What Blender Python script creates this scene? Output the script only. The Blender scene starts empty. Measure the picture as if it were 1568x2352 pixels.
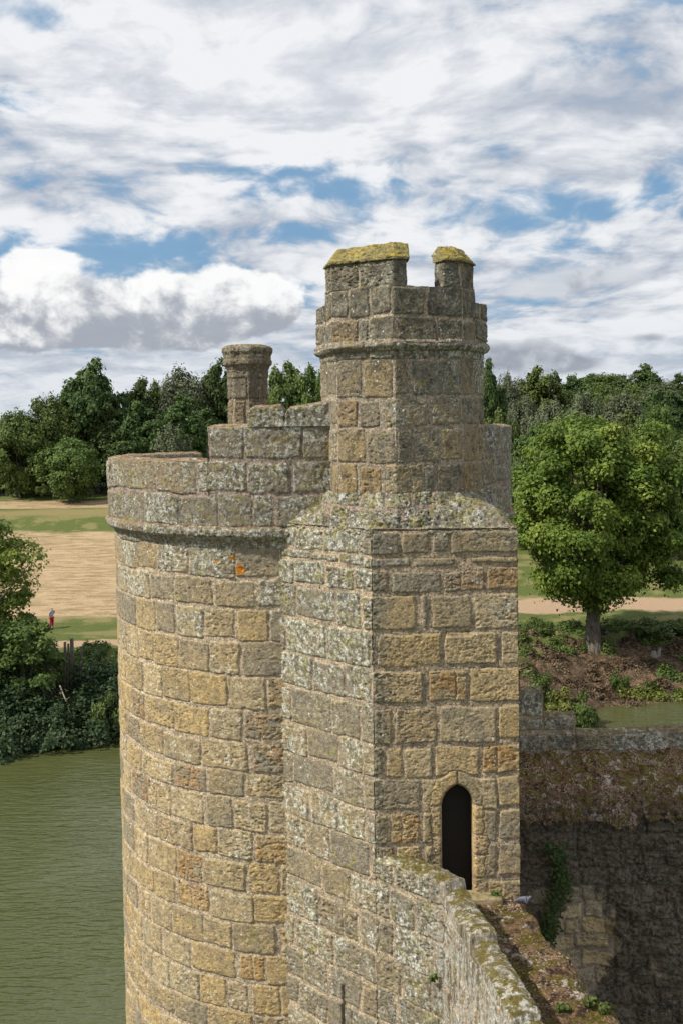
import bpy, math, random
import numpy as np
from mathutils import Vector, Matrix
random.seed(7); RNG = np.random.default_rng(7)
SC = bpy.context.scene
COL = SC.collection
R_ = math.radians
# ------------------------------------------------------------------ camera
F_PX, CX, CY = 2400.0, 784.0, 1176.0          # focal length in pixels of a 1568x2352 frame
EYE = 19.0
cam = bpy.data.cameras.new("camera"); cam_o = bpy.data.objects.new("camera", cam); COL.objects.link(cam_o)
cam.sensor_fit = 'VERTICAL'; cam.sensor_height = 36; cam.lens = 36.0 * F_PX / 2352
cam.clip_start = 0.1; cam.clip_end = 5000
PITCH, ROLL = 2.4, 0.8
cam.shift_y = -(196 - 2400 * math.tan(R_(PITCH))) / 2352
cam_o.matrix_world = Matrix.Translation((0, 0, EYE)) @ Matrix.Rotation(R_(90 - PITCH), 4, 'X') @ Matrix.Rotation(R_(-ROLL), 4, 'Z')
SC.camera = cam_o
# ------------------------------------------------------------------ view
SC.view_settings.view_transform = 'Standard'; SC.view_settings.look = 'None'
SC.view_settings.exposure = 0.0; SC.view_settings.gamma = 1.0
SC.view_settings.use_curve_mapping = False
# ------------------------------------------------------------------ sun
SUN_AZ, SUN_EL = -108.0, 47.0                 # azimuth from +Y, clockwise
sd = Vector((math.sin(R_(SUN_AZ)) * math.cos(R_(SUN_EL)), math.cos(R_(SUN_AZ)) * math.cos(R_(SUN_EL)), math.sin(R_(SUN_EL))))
sun = bpy.data.lights.new("sun", 'SUN'); sun_o = bpy.data.objects.new("sun", sun); COL.objects.link(sun_o)
sun.energy = 5.0; sun.angle = R_(1.5); sun.color = (1.0, .93, .82)
sun_o.rotation_euler = sd.to_track_quat('Z', 'Y').to_euler(); sun_o.location = (-30, -20, 60)

# ------------------------------------------------------------------ node helper
class NT:
    def __init__(s, tree): s.t = tree; s.n = tree.nodes; s.l = tree.links
    def node(s, typ, **kw):
        n = s.n.new(typ)
        for k, v in kw.items(): setattr(n, k, v)
        return n
    def put(s, sock, v):
        if isinstance(v, bpy.types.NodeSocket): s.l.new(v, sock)
        elif v is not None:
            if isinstance(v, (tuple, list)) and len(v) == 3 and sock.type == 'RGBA': v = (*v, 1)
            sock.default_value = v
    def m(s, op, a, b=None, c=None, clamp=False):
        n = s.node('ShaderNodeMath', operation=op, use_clamp=clamp)
        s.put(n.inputs[0], a); s.put(n.inputs[1], b); s.put(n.inputs[2], c); return n.outputs[0]
    def vm(s, op, a, b=None, sc=None):
        n = s.node('ShaderNodeVectorMath', operation=op)
        s.put(n.inputs[0], a); s.put(n.inputs[1], b)
        if sc is not None: s.put(n.inputs['Scale'], sc)
        return n.outputs['Value'] if op in ('LENGTH', 'DOT_PRODUCT') else n.outputs[0]
    def noise(s, vec, scale, detail=4, rough=.55, dist=0, color=False, lac=2.0):
        n = s.node('ShaderNodeTexNoise'); s.put(n.inputs['Vector'], vec)
        n.inputs['Scale'].default_value = scale; n.inputs['Detail'].default_value = detail
        n.inputs['Roughness'].default_value = rough; n.inputs['Distortion'].default_value = dist
        n.inputs['Lacunarity'].default_value = lac
        return n.outputs['Color'] if color else n.outputs[0]
    def vor(s, vec, scale, feat='F1', rnd=1.0):
        n = s.node('ShaderNodeTexVoronoi', feature=feat); s.put(n.inputs['Vector'], vec)
        n.inputs['Scale'].default_value = scale; n.inputs['Randomness'].default_value = rnd
        return n.outputs['Distance']
    def ss(s, v, a, b, lo=0.0, hi=1.0):
        n = s.node('ShaderNodeMapRange', interpolation_type='SMOOTHSTEP')
        for i, q in zip((0, 1, 2, 3, 4), (v, a, b, lo, hi)): s.put(n.inputs[i], q)
        return n.outputs[0]
    def mix(s, f, a, b):
        n = s.node('ShaderNodeMix', data_type='RGBA')
        s.put(n.inputs[0], f); s.put(n.inputs[6], a); s.put(n.inputs[7], b); return n.outputs[2]
    def comb(s, x, y, z):
        n = s.node('ShaderNodeCombineXYZ')
        for i, q in enumerate((x, y, z)): s.put(n.inputs[i], q)
        return n.outputs[0]
    def sep(s, v):
        n = s.node('ShaderNodeSeparateXYZ'); s.put(n.inputs[0], v); return n.outputs
    def bump(s, h, strength=.5, dist=.02, nrm=None):
        n = s.node('ShaderNodeBump'); s.put(n.inputs['Height'], h); s.put(n.inputs['Normal'], nrm)
        n.inputs['Strength'].default_value = strength; n.inputs['Distance'].default_value = dist
        return n.outputs[0]
def new_mat(name):
    m = bpy.data.materials.new(name); m.use_nodes = True; m.node_tree.nodes.clear()
    nt = NT(m.node_tree); o = nt.node('ShaderNodeOutputMaterial')
    p = nt.node('ShaderNodeBsdfPrincipled'); nt.l.new(p.outputs[0], o.inputs[0])
    p.inputs['Roughness'].default_value = .9
    p.inputs['Specular IOR Level'].default_value = .2
    return m, nt, p, o

# ------------------------------------------------------------------ sky
world = bpy.data.worlds.new("World"); SC.world = world; world.use_nodes = True
wt = world.node_tree; wt.nodes.clear(); W = NT(wt)
sky = W.node('ShaderNodeTexSky', sky_type='NISHITA'); sky.sun_disc = False
sky.sun_elevation = R_(SUN_EL); sky.sun_rotation = R_(SUN_AZ); sky.air_density = 1.0; sky.dust_density = .4; sky.ozone_density = 2.0
skyc = W.vm('SCALE', sky.outputs[0], sc=.085)
tc = W.node('ShaderNodeTexCoord').outputs['Generated']
dirn = W.vm('NORMALIZE', tc)
dx, dy, dz = W.sep(dirn)
el = W.m('MAXIMUM', dz, 0.0)
az = W.m('ARCTAN2', dx, dy)
q = W.m('ADD', el, .20)
qx = W.m('DIVIDE', dx, q); qy = W.m('DIVIDE', dy, q)
P = W.comb(qx, qy, 0.0)
# high broken cloud sheet
ps = W.vm('MULTIPLY', P, (1.0, .8, 1))
warp = W.vm('SCALE', W.noise(P, 1.3, 3, .5, color=True), sc=.35)
pw = W.vm('ADD', ps, warp)
n1 = W.noise(pw, 1.1, 8, .52)
n2 = W.noise(W.vm('ADD', W.vm('MULTIPLY', pw, (1, 1.1, 1)), (7.3, 2.1, 0)), 8.5, 7, .56, .1)
n3 = W.noise(W.vm('ADD', pw, (1.3, 9.1, 3)), 1.4, 7, .58)
n4 = W.noise(W.vm('ADD', W.vm('MULTIPLY', pw, (.7, 1.6, 1)), (4.3, 9.1, 3)), 3.2, 7, .6)
dens = W.m('ADD', W.m('MULTIPLY', n1, .5), W.m('MULTIPLY', n2, .5))
def blob(x, z, rx, rz, k):
    a = W.m('DIVIDE', W.m('SUBTRACT', az, x), rx); b = W.m('DIVIDE', W.m('SUBTRACT', dz, z), rz)
    d = W.m('ADD', W.m('MULTIPLY', a, a), W.m('MULTIPLY', b, b))
    return W.m('MULTIPLY', W.m('EXPONENT', W.m('MULTIPLY', d, -1.0)), k)
cov = W.m('ADD', dens, .105)
for b in [(-.05, .33, .22, .09, .10), (-.27, .22, .12, .05, .05), (.14, .27, .3, .04, .05),
          (-.22, .160, .12, .020, -.15), (-.04, .180, .09, .012, -.12), (-.03, .225, .09, .022, -.10), (.27, .195, .10, .018, -.12), (.33, .225, .05, .02, -.10),
          (-.32, .283, .06, .010, -.13), (.31, .375, .05, .03, -.10), (.04, .365, .05, .02, -.05), (-.28, .355, .06, .015, -.09), (-.06, .125, .05, .015, -.14), (-.33, .15, .04, .012, -.1)]:
    cov = W.m('ADD', cov, blob(*b))
cov = W.m('ADD', cov, W.ss(dz, .0, .11, .10, 0.0))
mask = W.ss(cov, .46, .61)
shade = W.ss(W.m('ADD', W.m('MULTIPLY', n3, .4), W.m('ADD', W.m('MULTIPLY', n4, .30), W.m('MULTIPLY', n2, .30))), .40, .58)
shade = W.m('ADD', shade, blob(-.05, .31, .20, .075, .5), clamp=True)
cc = W.mix(shade, (.42, .47, .56), (.90, .91, .93))
cc = W.mix(W.ss(dz, .02, .14, .45, 0.0), cc, (.62, .67, .74))
blue = W.mix(.7, skyc, (.19, .40, .64))
c1 = W.mix(W.m('ADD', W.m('MULTIPLY', mask, .90), .07), blue, cc)
# low cumulus, placed by bearing and elevation
pc = W.comb(W.m('MULTIPLY', az, 1.0), W.m('MULTIPLY', dz, 1.25), 0.0)
cn = W.noise(pc, 17, 9, .58, .2)
cn2 = W.noise(W.vm('ADD', pc, (3.1, 5, 0)), 7, 5, .55)
cnl = W.noise(W.vm('ADD', pc, (-.012, .022, 0)), 17, 9, .58, .2)
field = None
for b in [(-.145, .118, .085, .034, 1.15), (-.075, .122, .05, .026, .7), (-.30, .105, .10, .030, 1.1), (-.21, .095, .14, .020, .8), (-.285, .152, .045, .017, .9),
          (-.60, .11, .12, .04, 1.1), (.62, .10, .14, .035, 1.1), (.9, .12, .1, .04, 1.1), (-.95, .1, .15, .04, 1.1)]:
    v = blob(*b); field = v if field is None else W.m('ADD', field, v)
fm = W.m('ADD', field, W.m('MULTIPLY', W.m('SUBTRACT', cn, .5), 1.35))
cmask = W.ss(fm, .48, .68)
lit = W.m('ADD', W.m('MULTIPLY', W.m('SUBTRACT', cn, cnl), 3.0), W.ss(W.m('ADD', dz, W.m('MULTIPLY', W.m('SUBTRACT', cn2, .5), .10)), .075, .150))
ccu = W.mix(W.ss(lit, .05, .95), (.38, .41, .47), (1.0, 1.0, .99))
c2 = W.mix(W.m('MULTIPLY', cmask, .95), c1, ccu)
# grey cumulus scraps on the right
field2 = None
for b in [(.195, .128, .055, .014, 1.25), (.245, .136, .035, .010, .8), (.17, .063, .055, .020, 1.2), (.285, .077, .02, .006, 1.0), (.33, .135, .05, .008, .8),
          (-.02, .085, .03, .006, .7), (.22, .055, .03, .008, .9)]:
    v = blob(*b); field2 = v if field2 is None else W.m('ADD', field2, v)
fm2 = W.m('ADD', field2, W.m('MULTIPLY', W.m('SUBTRACT', cn, .5), 1.6))
c3 = W.mix(W.m('MULTIPLY', W.ss(fm2, .35, 1.0), .85), c2, W.mix(W.ss(lit, -.2, .9), (.30, .33, .39), (.66, .69, .74)))
grd = W.mix(W.ss(dz, -.03, .0), (.10, .11, .09), c3)
bg = W.node('ShaderNodeBackground'); W.put(bg.inputs[0], grd); bg.inputs[1].default_value = 1.0
wo = W.node('ShaderNodeOutputWorld'); wt.links.new(bg.outputs[0], wo.inputs[0])

# ------------------------------------------------------------------ numpy noise
def _h(ix, iy, iz, seed):
    n = (ix.astype(np.uint32) * np.uint32(374761393) + iy.astype(np.uint32) * np.uint32(668265263)
         + iz.astype(np.uint32) * np.uint32(2147483647 & 1274126177) + np.uint32(seed * 974711 & 0xffffffff))
    n = (n ^ (n >> np.uint32(13))) * np.uint32(1274126177)
    n = (n ^ (n >> np.uint32(15))) * np.uint32(2246822519)
    return ((n ^ (n >> np.uint32(16))) & np.uint32(0xffffff)).astype(np.float32) / 16777215.0
def vnoise(p, scale=1.0, seed=0):
    x, y, z = [np.asarray(c, np.float32) * scale + 517.3 for c in p]
    ix, iy, iz = np.floor(x).astype(np.int64), np.floor(y).astype(np.int64), np.floor(z).astype(np.int64)
    fx, fy, fz = x - ix, y - iy, z - iz
    fx, fy, fz = fx*fx*(3-2*fx), fy*fy*(3-2*fy), fz*fz*(3-2*fz)
    def c(a, b, d): return _h(ix + a, iy + b, iz + d, seed)
    x00 = c(0,0,0)*(1-fx) + c(1,0,0)*fx; x10 = c(0,1,0)*(1-fx) + c(1,1,0)*fx
    x01 = c(0,0,1)*(1-fx) + c(1,0,1)*fx; x11 = c(0,1,1)*(1-fx) + c(1,1,1)*fx
    return (x00*(1-fy) + x10*fy)*(1-fz) + (x01*(1-fy) + x11*fy)*fz
def fbm(p, scale=1.0, octs=4, seed=0, gain=.5):
    a, t, o = 1.0, 0.0, 0
    for k in range(octs):
        o = o + a * (vnoise(p, scale * 2.03**k, seed + k) * 2 - 1); t += a; a *= gain
    return o / t
def sstep(a, b, x):
    t = np.clip((x - a) / (b - a), 0, 1); return t*t*(3-2*t)

# ------------------------------------------------------------------ object helpers
def tag(o, label=None, cat=None, group=None, kind=None):
    if label: o['label'] = label
    if cat: o['category'] = cat
    if group: o['group'] = group
    if kind: o['kind'] = kind
    return o
def empty(name, loc, label=None, cat=None, group=None):
    o = bpy.data.objects.new(name, None); COL.objects.link(o); o.location = loc; o.empty_display_size = .3
    return tag(o, label, cat, group)
def mesh_obj(name, verts, faces, mat, parent=None, smooth=True, attrs=None, origin=None):
    me = bpy.data.meshes.new(name)
    v = np.asarray(verts, np.float32)
    org = np.zeros(3, np.float32)
    if parent is not None:
        org = np.array(world_loc(parent), np.float32)
    elif origin is not None: org = np.array(origin, np.float32)
    v = v - org
    if isinstance(faces, np.ndarray):
        nf, k = faces.shape
        me.vertices.add(len(v)); me.vertices.foreach_set('co', v.ravel())
        me.loops.add(nf * k); me.loops.foreach_set('vertex_index', faces.astype(np.int32).ravel())
        me.polygons.add(nf); me.polygons.foreach_set('loop_start', np.arange(0, nf * k, k, dtype=np.int32))
    else:
        me.from_pydata(v.tolist(), [], faces)
    me.update(calc_edges=True)
    if smooth: me.polygons.foreach_set('use_smooth', np.ones(len(me.polygons), bool))
    if attrs:
        for k, a in attrs.items():
            if a.ndim == 1:
                at = me.attributes.new(k, 'FLOAT', 'POINT'); at.data.foreach_set('value', a.astype(np.float32))
            else:
                at = me.attributes.new(k, 'FLOAT_COLOR', 'POINT'); at.data.foreach_set('color', a.astype(np.float32).ravel())
    me.materials.append(mat)
    o = bpy.data.objects.new(name, me); COL.objects.link(o)
    if parent is not None: o.parent = parent
    elif origin is not None: o.location = origin
    return o
def world_loc(o):
    v = Vector(o.location)
    while o.parent: o = o.parent; v = v + Vector(o.location)
    return v
def grid_faces(nu, nv, flip=False):
    i = np.arange(nu - 1)[:, None] * nv + np.arange(nv - 1)[None, :]
    f = np.stack([i, i + nv, i + nv + 1, i + 1], -1).reshape(-1, 4)
    return f[:, ::-1] if flip else f
def grid_normals(G, flip=False):
    du = np.gradient(G, axis=0); dv = np.gradient(G, axis=1)
    n = np.cross(du, dv); ln = np.linalg.norm(n, axis=-1, keepdims=True)
    n = n / np.maximum(ln, 1e-9)
    return -n if flip else n

# ------------------------------------------------------------------ masonry
class Layout:
    """courses between z levels, each split at joints along u; u in metres"""
    def __init__(s, zs, u0, u1, w=(.55, 1.15), seed=1, rows=None, mort=(.002, .016), jit=.07):
        r = random.Random(seed); s.zs = np.array(zs, np.float32); s.rows = []; s.seed = seed; s.mort = mort; s.jit = jit
        for k in range(len(zs) - 1):
            if rows and rows.get(k) is not None:
                base = sorted(rows[k]); j = list(base)
                x = base[0]
                while x > u0: x -= r.uniform(*w); j.insert(0, x)
                x = base[-1]
                while x < u1: x += r.uniform(*w); j.append(x)
            else:
                j = [u0 - r.uniform(0, w[1])]
                while j[-1] < u1: j.append(j[-1] + r.choice([r.uniform(*w), r.uniform(w[0]*1.2, w[1])]))
            s.rows.append(np.array(j, np.float32))
    def eval(s, u, z):
        shp = u.shape; u = u.ravel().astype(np.float32); z = z.ravel().astype(np.float32); sd_ = s.seed
        wz = .036 * (vnoise((u, z * .5, u * 0 + sd_), 1.3, sd_) * 2 - 1) + .020 * (vnoise((u, z, u * 0), 6, sd_ + 3) * 2 - 1)
        wu = .034 * (vnoise((u * .5, z, u * 0 + sd_), 1.6, sd_ + 5) * 2 - 1) + .020 * (vnoise((u, z, u * 0), 7, sd_ + 7) * 2 - 1)
        zz = z + wz; uu = u + wu
        r = np.clip(np.searchsorted(s.zs, zz) - 1, 0, len(s.zs) - 2)
        u0 = np.zeros_like(u); u1 = np.zeros_like(u); cid = np.zeros(len(u), np.int64)
        for k, j in enumerate(s.rows):
            mk = r == k
            if not mk.any(): continue
            c = np.clip(np.searchsorted(j, uu[mk]) - 1, 0, len(j) - 2)
            u0[mk] = j[c]; u1[mk] = j[c + 1]; cid[mk] = c
        z0 = s.zs[r]; z1 = s.zs[r + 1]
        i0 = cid; zero = cid * 0
        r1 = _h(i0, r, zero, sd_ * 3 + 1); r2 = _h(i0, r, zero + 1, sd_ * 3 + 1); r3 = _h(i0, r, zero + 2, sd_ * 3 + 1); r4 = _h(i0, r, zero + 3, sd_ * 3 + 1)
        i1 = _h(i0, r, zero + 5, sd_ + 2); i2 = _h(i0, r, zero + 6, sd_ + 2); i3 = _h(i0, r, zero + 7, sd_ + 2); i4 = _h(i0, r, zero + 8, sd_ + 2)
        J = s.jit
        u0 = u0 + J * i1 ** 4; u1 = u1 - J * i2 ** 4; z0 = z0 + J * i3 ** 3; z1 = z1 - J * i4 ** 3
        # rounded box distance, each block inset a bit differently
        hx = (u1 - u0) / 2; hz = (z1 - z0) / 2; cxu = (u0 + u1) / 2; cz = (z0 + z1) / 2
        rad = .018 + .055 * r3
        ax = np.abs(uu - cxu + (r1 - .5) * .02) - hx + rad; az_ = np.abs(zz - cz + (r2 - .5) * .02) - hz + rad
        d = -(np.minimum(np.maximum(ax, az_), 0) + np.hypot(np.maximum(ax, 0), np.maximum(az_, 0)) - rad)
        jw = s.mort[0] + (s.mort[1] - s.mort[0]) * vnoise((u, z, u * 0 + 3), 1.1, sd_ + 11)
        jw = jw + .016 * r4 * r4
        stone = sstep(0, .012, d - jw)
        pillow = sstep(0, .035, d - jw) - 1.5 * np.exp(-((d - jw) / .009) ** 2) * sstep(.35, .65, vnoise((u, z, u * 0 + 8), 3.0, sd_ + 21))
        tilt = (uu - cxu) * (r2 - .5) * .035 + (zz - cz) * (r3 - .5) * .05
        cz_ = (z0 + z1) / 2; fx = (uu - u0) / np.maximum(u1 - u0, .05); pos_ = .3 + .4 * r3
        crk = np.abs((fx - pos_) * (u1 - u0) + .03 * (vnoise((u, z, u * 0 + 9), 9, sd_) * 2 - 1) + (zz - cz_) * (r1 - .5) * .25); has = (r4 > .9) & (u1 - u0 > .55)
        stone = np.where(has, stone * sstep(.006, .02, crk), stone); pillow = np.where(has, pillow * sstep(.0, .05, crk), pillow)
        return [a.reshape(shp) for a in (stone, pillow, tilt, r1, r2, r3, r4)]
def masonry(name, G, U, mat, parent, layout=None, flip=False, amp=1.0, rough=1.0, extra=None, smooth=True, cut=None, joint=.015):
    """G: (nu,nv,3) base surface; U: (nu,nv) metres along the wall; displaces along the normal"""
    N = grid_normals(G, flip)
    p = (G[..., 0], G[..., 1], G[..., 2])
    z = G[..., 2]
    vert = 1 - sstep(.45, .8, np.abs(N[..., 2]))
    if layout is not None:
        stone, pil, tilt, r1, r2, r3, r4 = layout.eval(U, z)
        stone = 1 - (1 - stone) * np.maximum(vert, .35)
    else:
        stone = np.ones(z.shape, np.float32); pil = stone; tilt = stone * 0
        r1 = vnoise(p, 1.1, 31); r2 = vnoise(p, 1.2, 32); r3 = r2; r4 = r1
    er = sstep(.4, .8, fbm(p, .9, 2, 61) * .5 + .5) * .5 + r4 ** 2 * .7
    big = fbm(p, 3.0, 3, 41); med = fbm(p, 11.0, 4, 42, .6)
    pits = np.clip(fbm((p[0] * 1.0, p[1] * 1.0, p[2] * 1.9), 15.0, 3, 43, .6) - .12, 0, 1)
    rib = fbm((p[0] * .7, p[1] * .7, p[2] * 2.6), 6.0, 3, 44, .6)
    fin = fbm(p, 30.0, 2, 47, .7)
    h = stone * (joint + .004 + .016 * (r3 - .5)) + pil * .007 + tilt * vert * stone
    h = h + rough * stone * (big * .009 + med * (.006 + .010 * er) + fin * (.006 + .006 * er) - pits * (.020 + .085 * er) + rib * .010 * er)
    h = h + (1 - stone) * (med * .010 + big * .022 + fin * .005)
    h = h - joint
    if extra is not None: h = h + extra
    V = G + N * (h * amp)[..., None]
    nu, nv = z.shape
    F = grid_faces(nu, nv, flip)
    if cut is not None: F = F[~cut.ravel()[F].any(1)]
    col = np.stack([stone, r1, r2, r4], -1).reshape(-1, 4)
    return mesh_obj(name, V.reshape(-1, 3), F, mat, parent, smooth, {'blk': col})
def lin(a, b, step): return np.linspace(a, b, max(2, int(abs(b - a) / step) + 1))

# ------------------------------------------------------------------ materials
def stone_mat(name, ochre=.5, lichen=.4, dark=.3, orange=.2, yellow=.2, zl=None, top=(.30, .25, .10), top_amt=.6, top_th=(.36, .54), bright=1.0, mortar=(.385, .31, .215), black=0.0, patch=None, streak=None, spots=None, edge=None):
    m, t, p, o = new_mat(name)
    geo = t.node('ShaderNodeNewGeometry'); pos = geo.outputs['Position']; nrm = geo.outputs['Normal']
    at = t.node('ShaderNodeAttribute', attribute_name='blk')
    sepc = t.node('ShaderNodeSeparateColor'); t.l.new(at.outputs['Color'], sepc.inputs[0])
    st, r1, r2 = sepc.outputs; r4 = at.outputs['Alpha']
    px, py, pz = t.sep(pos); nz = t.sep(nrm)[2]
    nA = t.noise(pos, .6, 3); nB = t.noise(pos, 2.3, 7, .65); nC = t.noise(pos, 11, 7, .72); nD = t.noise(t.vm('ADD', pos, (9, 3, 4)), 30, 6, .75)
    nE = t.noise(t.vm('ADD', pos, (3, 13, 4)), 5.0, 7, .7); nG = t.noise(t.vm('ADD', pos, (3, 1, 14)), 75, 3, .8)
    zc = t.ss(pz, zl[0], zl[1]) if zl else 0.0
    # base stone: grey buff, ochre, pale tan, rust
    k = t.m('ADD', t.m('MULTIPLY', r1, .5), t.m('ADD', t.m('MULTIPLY', nA, .8), t.m('MULTIPLY', nB, 1.1)))
    k = t.m('ADD', k, ochre - 1.75)
    if zl: k = t.m('SUBTRACT', k, t.m('MULTIPLY', zc, .25))
    c = t.mix(t.ss(k, -.35, .35), (.235, .205, .150), (.43, .31, .145))
    c = t.mix(t.m('MULTIPLY', t.ss(t.m('ADD', r2, nB), 1.05, 1.45), .8), c, (.46, .36, .205))
    c = t.mix(t.m('MULTIPLY', t.m('MULTIPLY', t.ss(r4, .80, .93), t.ss(nB, .42, .6)), max(0, min(.7, ochre))), c, (.33, .165, .05))
    c = t.mix(t.ss(nE, .60, .40, 0, .5), c, (.16, .135, .095))
    # lichen
    lm = t.m('ADD', t.m('ADD', t.m('MULTIPLY', nB, .5), t.m('MULTIPLY', nE, .5)), t.m('MULTIPLY', t.m('SUBTRACT', r2, .5), .15))
    lm = t.m('ADD', lm, lichen * .20 - .10)
    if zl: lm = t.m('ADD', lm, t.m('MULTIPLY', zc, .10))
    c = t.mix(t.m('MULTIPLY', t.ss(lm, .46, .60), .75), c, t.mix(t.ss(nC, .38, .62), (.10, .105, .08), (.34, .345, .285)))
    fl = t.m('MULTIPLY', t.ss(lm, .45, .57), t.ss(t.m('ADD', t.m('MULTIPLY', nD, .4), t.m('MULTIPLY', nC, .6)), .53 - .035 * max(0, lichen), .58 - .03 * max(0, lichen)))
    c = t.mix(t.m('MULTIPLY', fl, .85), c, t.mix(nG, (.36, .37, .33), (.62, .62, .58)))
    # yellow-green crust
    ym = t.noise(t.vm('ADD', pos, (21, 3, 14)), 3.5, 8, .75)
    ya = t.m('ADD', ym, yellow * .13 - .10)
    if zl: ya = t.m('ADD', ya, t.m('MULTIPLY', zc, .03))
    c = t.mix(t.m('MULTIPLY', t.ss(ya, .50, .60), .6), c, t.mix(nC, (.16, .15, .045), (.36, .31, .09)))
    # dark crust with its own shapes
    dm = t.m('ADD', t.m('ADD', t.m('MULTIPLY', nE, .4), t.m('MULTIPLY', nC, .45)), t.m('MULTIPLY', nA, .15))
    if zl: dm = t.m('ADD', dm, t.m('MULTIPLY', zc, .03))
    c = t.mix(t.m('MULTIPLY', t.ss(dm, .60 - dark * .10, .65 - dark * .09), .80), c, (.055, .048, .036))
    c = t.mix(t.m('MULTIPLY', t.ss(nD, .56, .66), .60), c, (.055, .046, .032))
    om = t.m('ADD', t.noise(t.vm('ADD', pos, (2, 33, 14)), 4.5, 7, .75), orange * .12 - .06)
    c = t.mix(t.m('MULTIPLY', t.ss(om, .645, .68), .8), c, (.40, .17, .03))
    if edge:      # dark grey crust down the weather side of the corner
        ef = t.m('ADD', t.ss(px, edge[0], edge[1]), t.m('MULTIPLY', t.m('SUBTRACT', nB, .5), 1.6), clamp=True)
        c = t.mix(t.m('MULTIPLY', t.m('MULTIPLY', ef, t.ss(px, edge[0] + .25, edge[0])), .8), c, t.mix(t.ss(nC, .38, .62), (.085, .082, .062), (.21, .20, .155)))
    # white lichen specks
    vs = t.vor(t.vm('ADD', pos, t.vm('SCALE', t.noise(pos, 25, 2, color=True), sc=.05)), 9)
    sk = t.m('MULTIPLY', t.ss(vs, .17, .12), t.ss(t.m('ADD', nB, t.m('MULTIPLY', lichen, .12)), .50, .56))
    c = t.mix(t.m('MULTIPLY', sk, .85), c, (.60, .60, .56))
    if spots:
        for (sx0, sy0, sz0, sr) in spots:
            dd = t.vm('LENGTH', t.vm('SUBTRACT', pos, (sx0, sy0, sz0)))
            dd = t.m('ADD', t.m('DIVIDE', dd, sr), t.m('MULTIPLY', t.m('SUBTRACT', nC, .5), 3.0)); c = t.mix(t.ss(dd, 1.0, .8), c, (.45, .18, .02))
    # mortar
    mc = t.mix(t.ss(nD, .3, .7), tuple(v * .55 for v in mortar), tuple(min(1, v * 1.3) for v in mortar))
    mc = t.mix(t.m('MULTIPLY', t.ss(t.m('ADD', nB, dark * .06), .50, .62), .55), mc, (.16, .14, .105))
    c = t.mix(t.ss(st, .25, .75), mc, c)
    # grain of the sandstone
    gr = t.m('ADD', t.m('MULTIPLY', t.m('SUBTRACT', nD, .5), 2.7), t.m('ADD', t.m('MULTIPLY', t.m('SUBTRACT', nC, .5), 2.3), t.m('MULTIPLY', t.m('SUBTRACT', nG, .5), 1.9)))
    gr = t.m('MINIMUM', t.m('MAXIMUM', t.m('ADD', gr, 1.0), .22), 1.7)
    c = t.vm('SCALE', c, sc=t.m('MULTIPLY', gr, bright))
    if black > 0:
        bm = t.m('ADD', t.m('ADD', t.m('MULTIPLY', nE, .4), t.m('MULTIPLY', nA, .45)), t.m('MULTIPLY', nC, .25))
        bf = t.ss(bm, .62 - black * .35, .75 - black * .33)
        if patch:
            a, b = patch
            ddx = t.m('DIVIDE', t.m('SUBTRACT', px, a[0]), b[0]); ddz = t.m('DIVIDE', t.m('SUBTRACT', pz, a[1]), b[1])
            dd = t.m('ADD', t.m('MULTIPLY', ddx, ddx), t.m('MULTIPLY', ddz, ddz))
            dd = t.m('ADD', dd, t.m('MULTIPLY', t.m('SUBTRACT', nB, .5), 3.0))
            bf = t.m('MULTIPLY', bf, t.ss(dd, .7, 1.2))
        c = t.mix(t.m('MULTIPLY', bf, .95), c, t.mix(t.ss(nC, .35, .7), (.026, .022, .018), (.24, .20, .155)))
        c = t.mix(t.m('MULTIPLY', t.ss(t.m('ADD', t.m('MULTIPLY', nD, .6), t.m('MULTIPLY', nE, .4)), .545, .60), .8), c, (.30, .29, .28))
    if streak:
        amt, y0, y1 = streak
        sp = t.vm('MULTIPLY', pos, (7, 7, .8)); ns = t.noise(sp, 1.0, 7, .7)
        sf = t.m('MULTIPLY', t.ss(py, y0, y1), amt)
        c = t.mix(t.m('MULTIPLY', t.ss(ns, .48, .56), sf), c, t.mix(nC, (.30, .31, .30), (.60, .59, .54)))
        c = t.mix(t.m('MULTIPLY', t.ss(ns, .45, .38), sf), c, (.10, .075, .05))
        c = t.mix(t.m('MULTIPLY', t.ss(t.m('ADD', ns, t.m('MULTIPLY', nE, .3)), .70, .76), sf), c, (.30, .20, .09))
    # growth on upward faces
    tm = t.m('MULTIPLY', t.ss(t.m('ADD', nz, t.m('MULTIPLY', t.m('SUBTRACT', nC, .5), .5)), .45, .75), top_amt)
    c = t.mix(t.m('MULTIPLY', tm, t.ss(nE, top_th[0], top_th[1])), c, t.mix(t.ss(nC, .3, .7), tuple(v * .4 for v in top), tuple(v * 1.15 for v in top)))
    t.put(p.inputs['Base Color'], c)
    bh = t.m('ADD', t.m('MULTIPLY', nC, .45), t.m('ADD', t.m('MULTIPLY', nD, .7), t.m('MULTIPLY', nG, .25)))
    pit = t.ss(t.vor(t.vm('ADD', pos, t.vm('SCALE', t.noise(pos, 20, 2, color=True), sc=.08)), 22), .05, .25)
    bh = t.m('ADD', bh, t.m('MULTIPLY', pit, .35))
    t.put(p.inputs['Normal'], t.bump(bh, 1.0, .030))
    return m
M_DRUM = stone_mat('weathered_ashlar', ochre=.60, lichen=.05, dark=.25, zl=(13.2, 17.0), orange=.0, bright=1.32, spots=[(-2.05, 20.93, 16.15, .11), (-2.2, 20.98, 16.38, .06), (-2.55, 21.1, 16.3, .05)])
M_PARAPET = stone_mat('lichened_ashlar', ochre=.28, lichen=.72, dark=.62, orange=.35, yellow=.6, top=(.30, .17, .07), top_amt=.7, mortar=(.33, .26, .21), bright=1.1)
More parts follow.
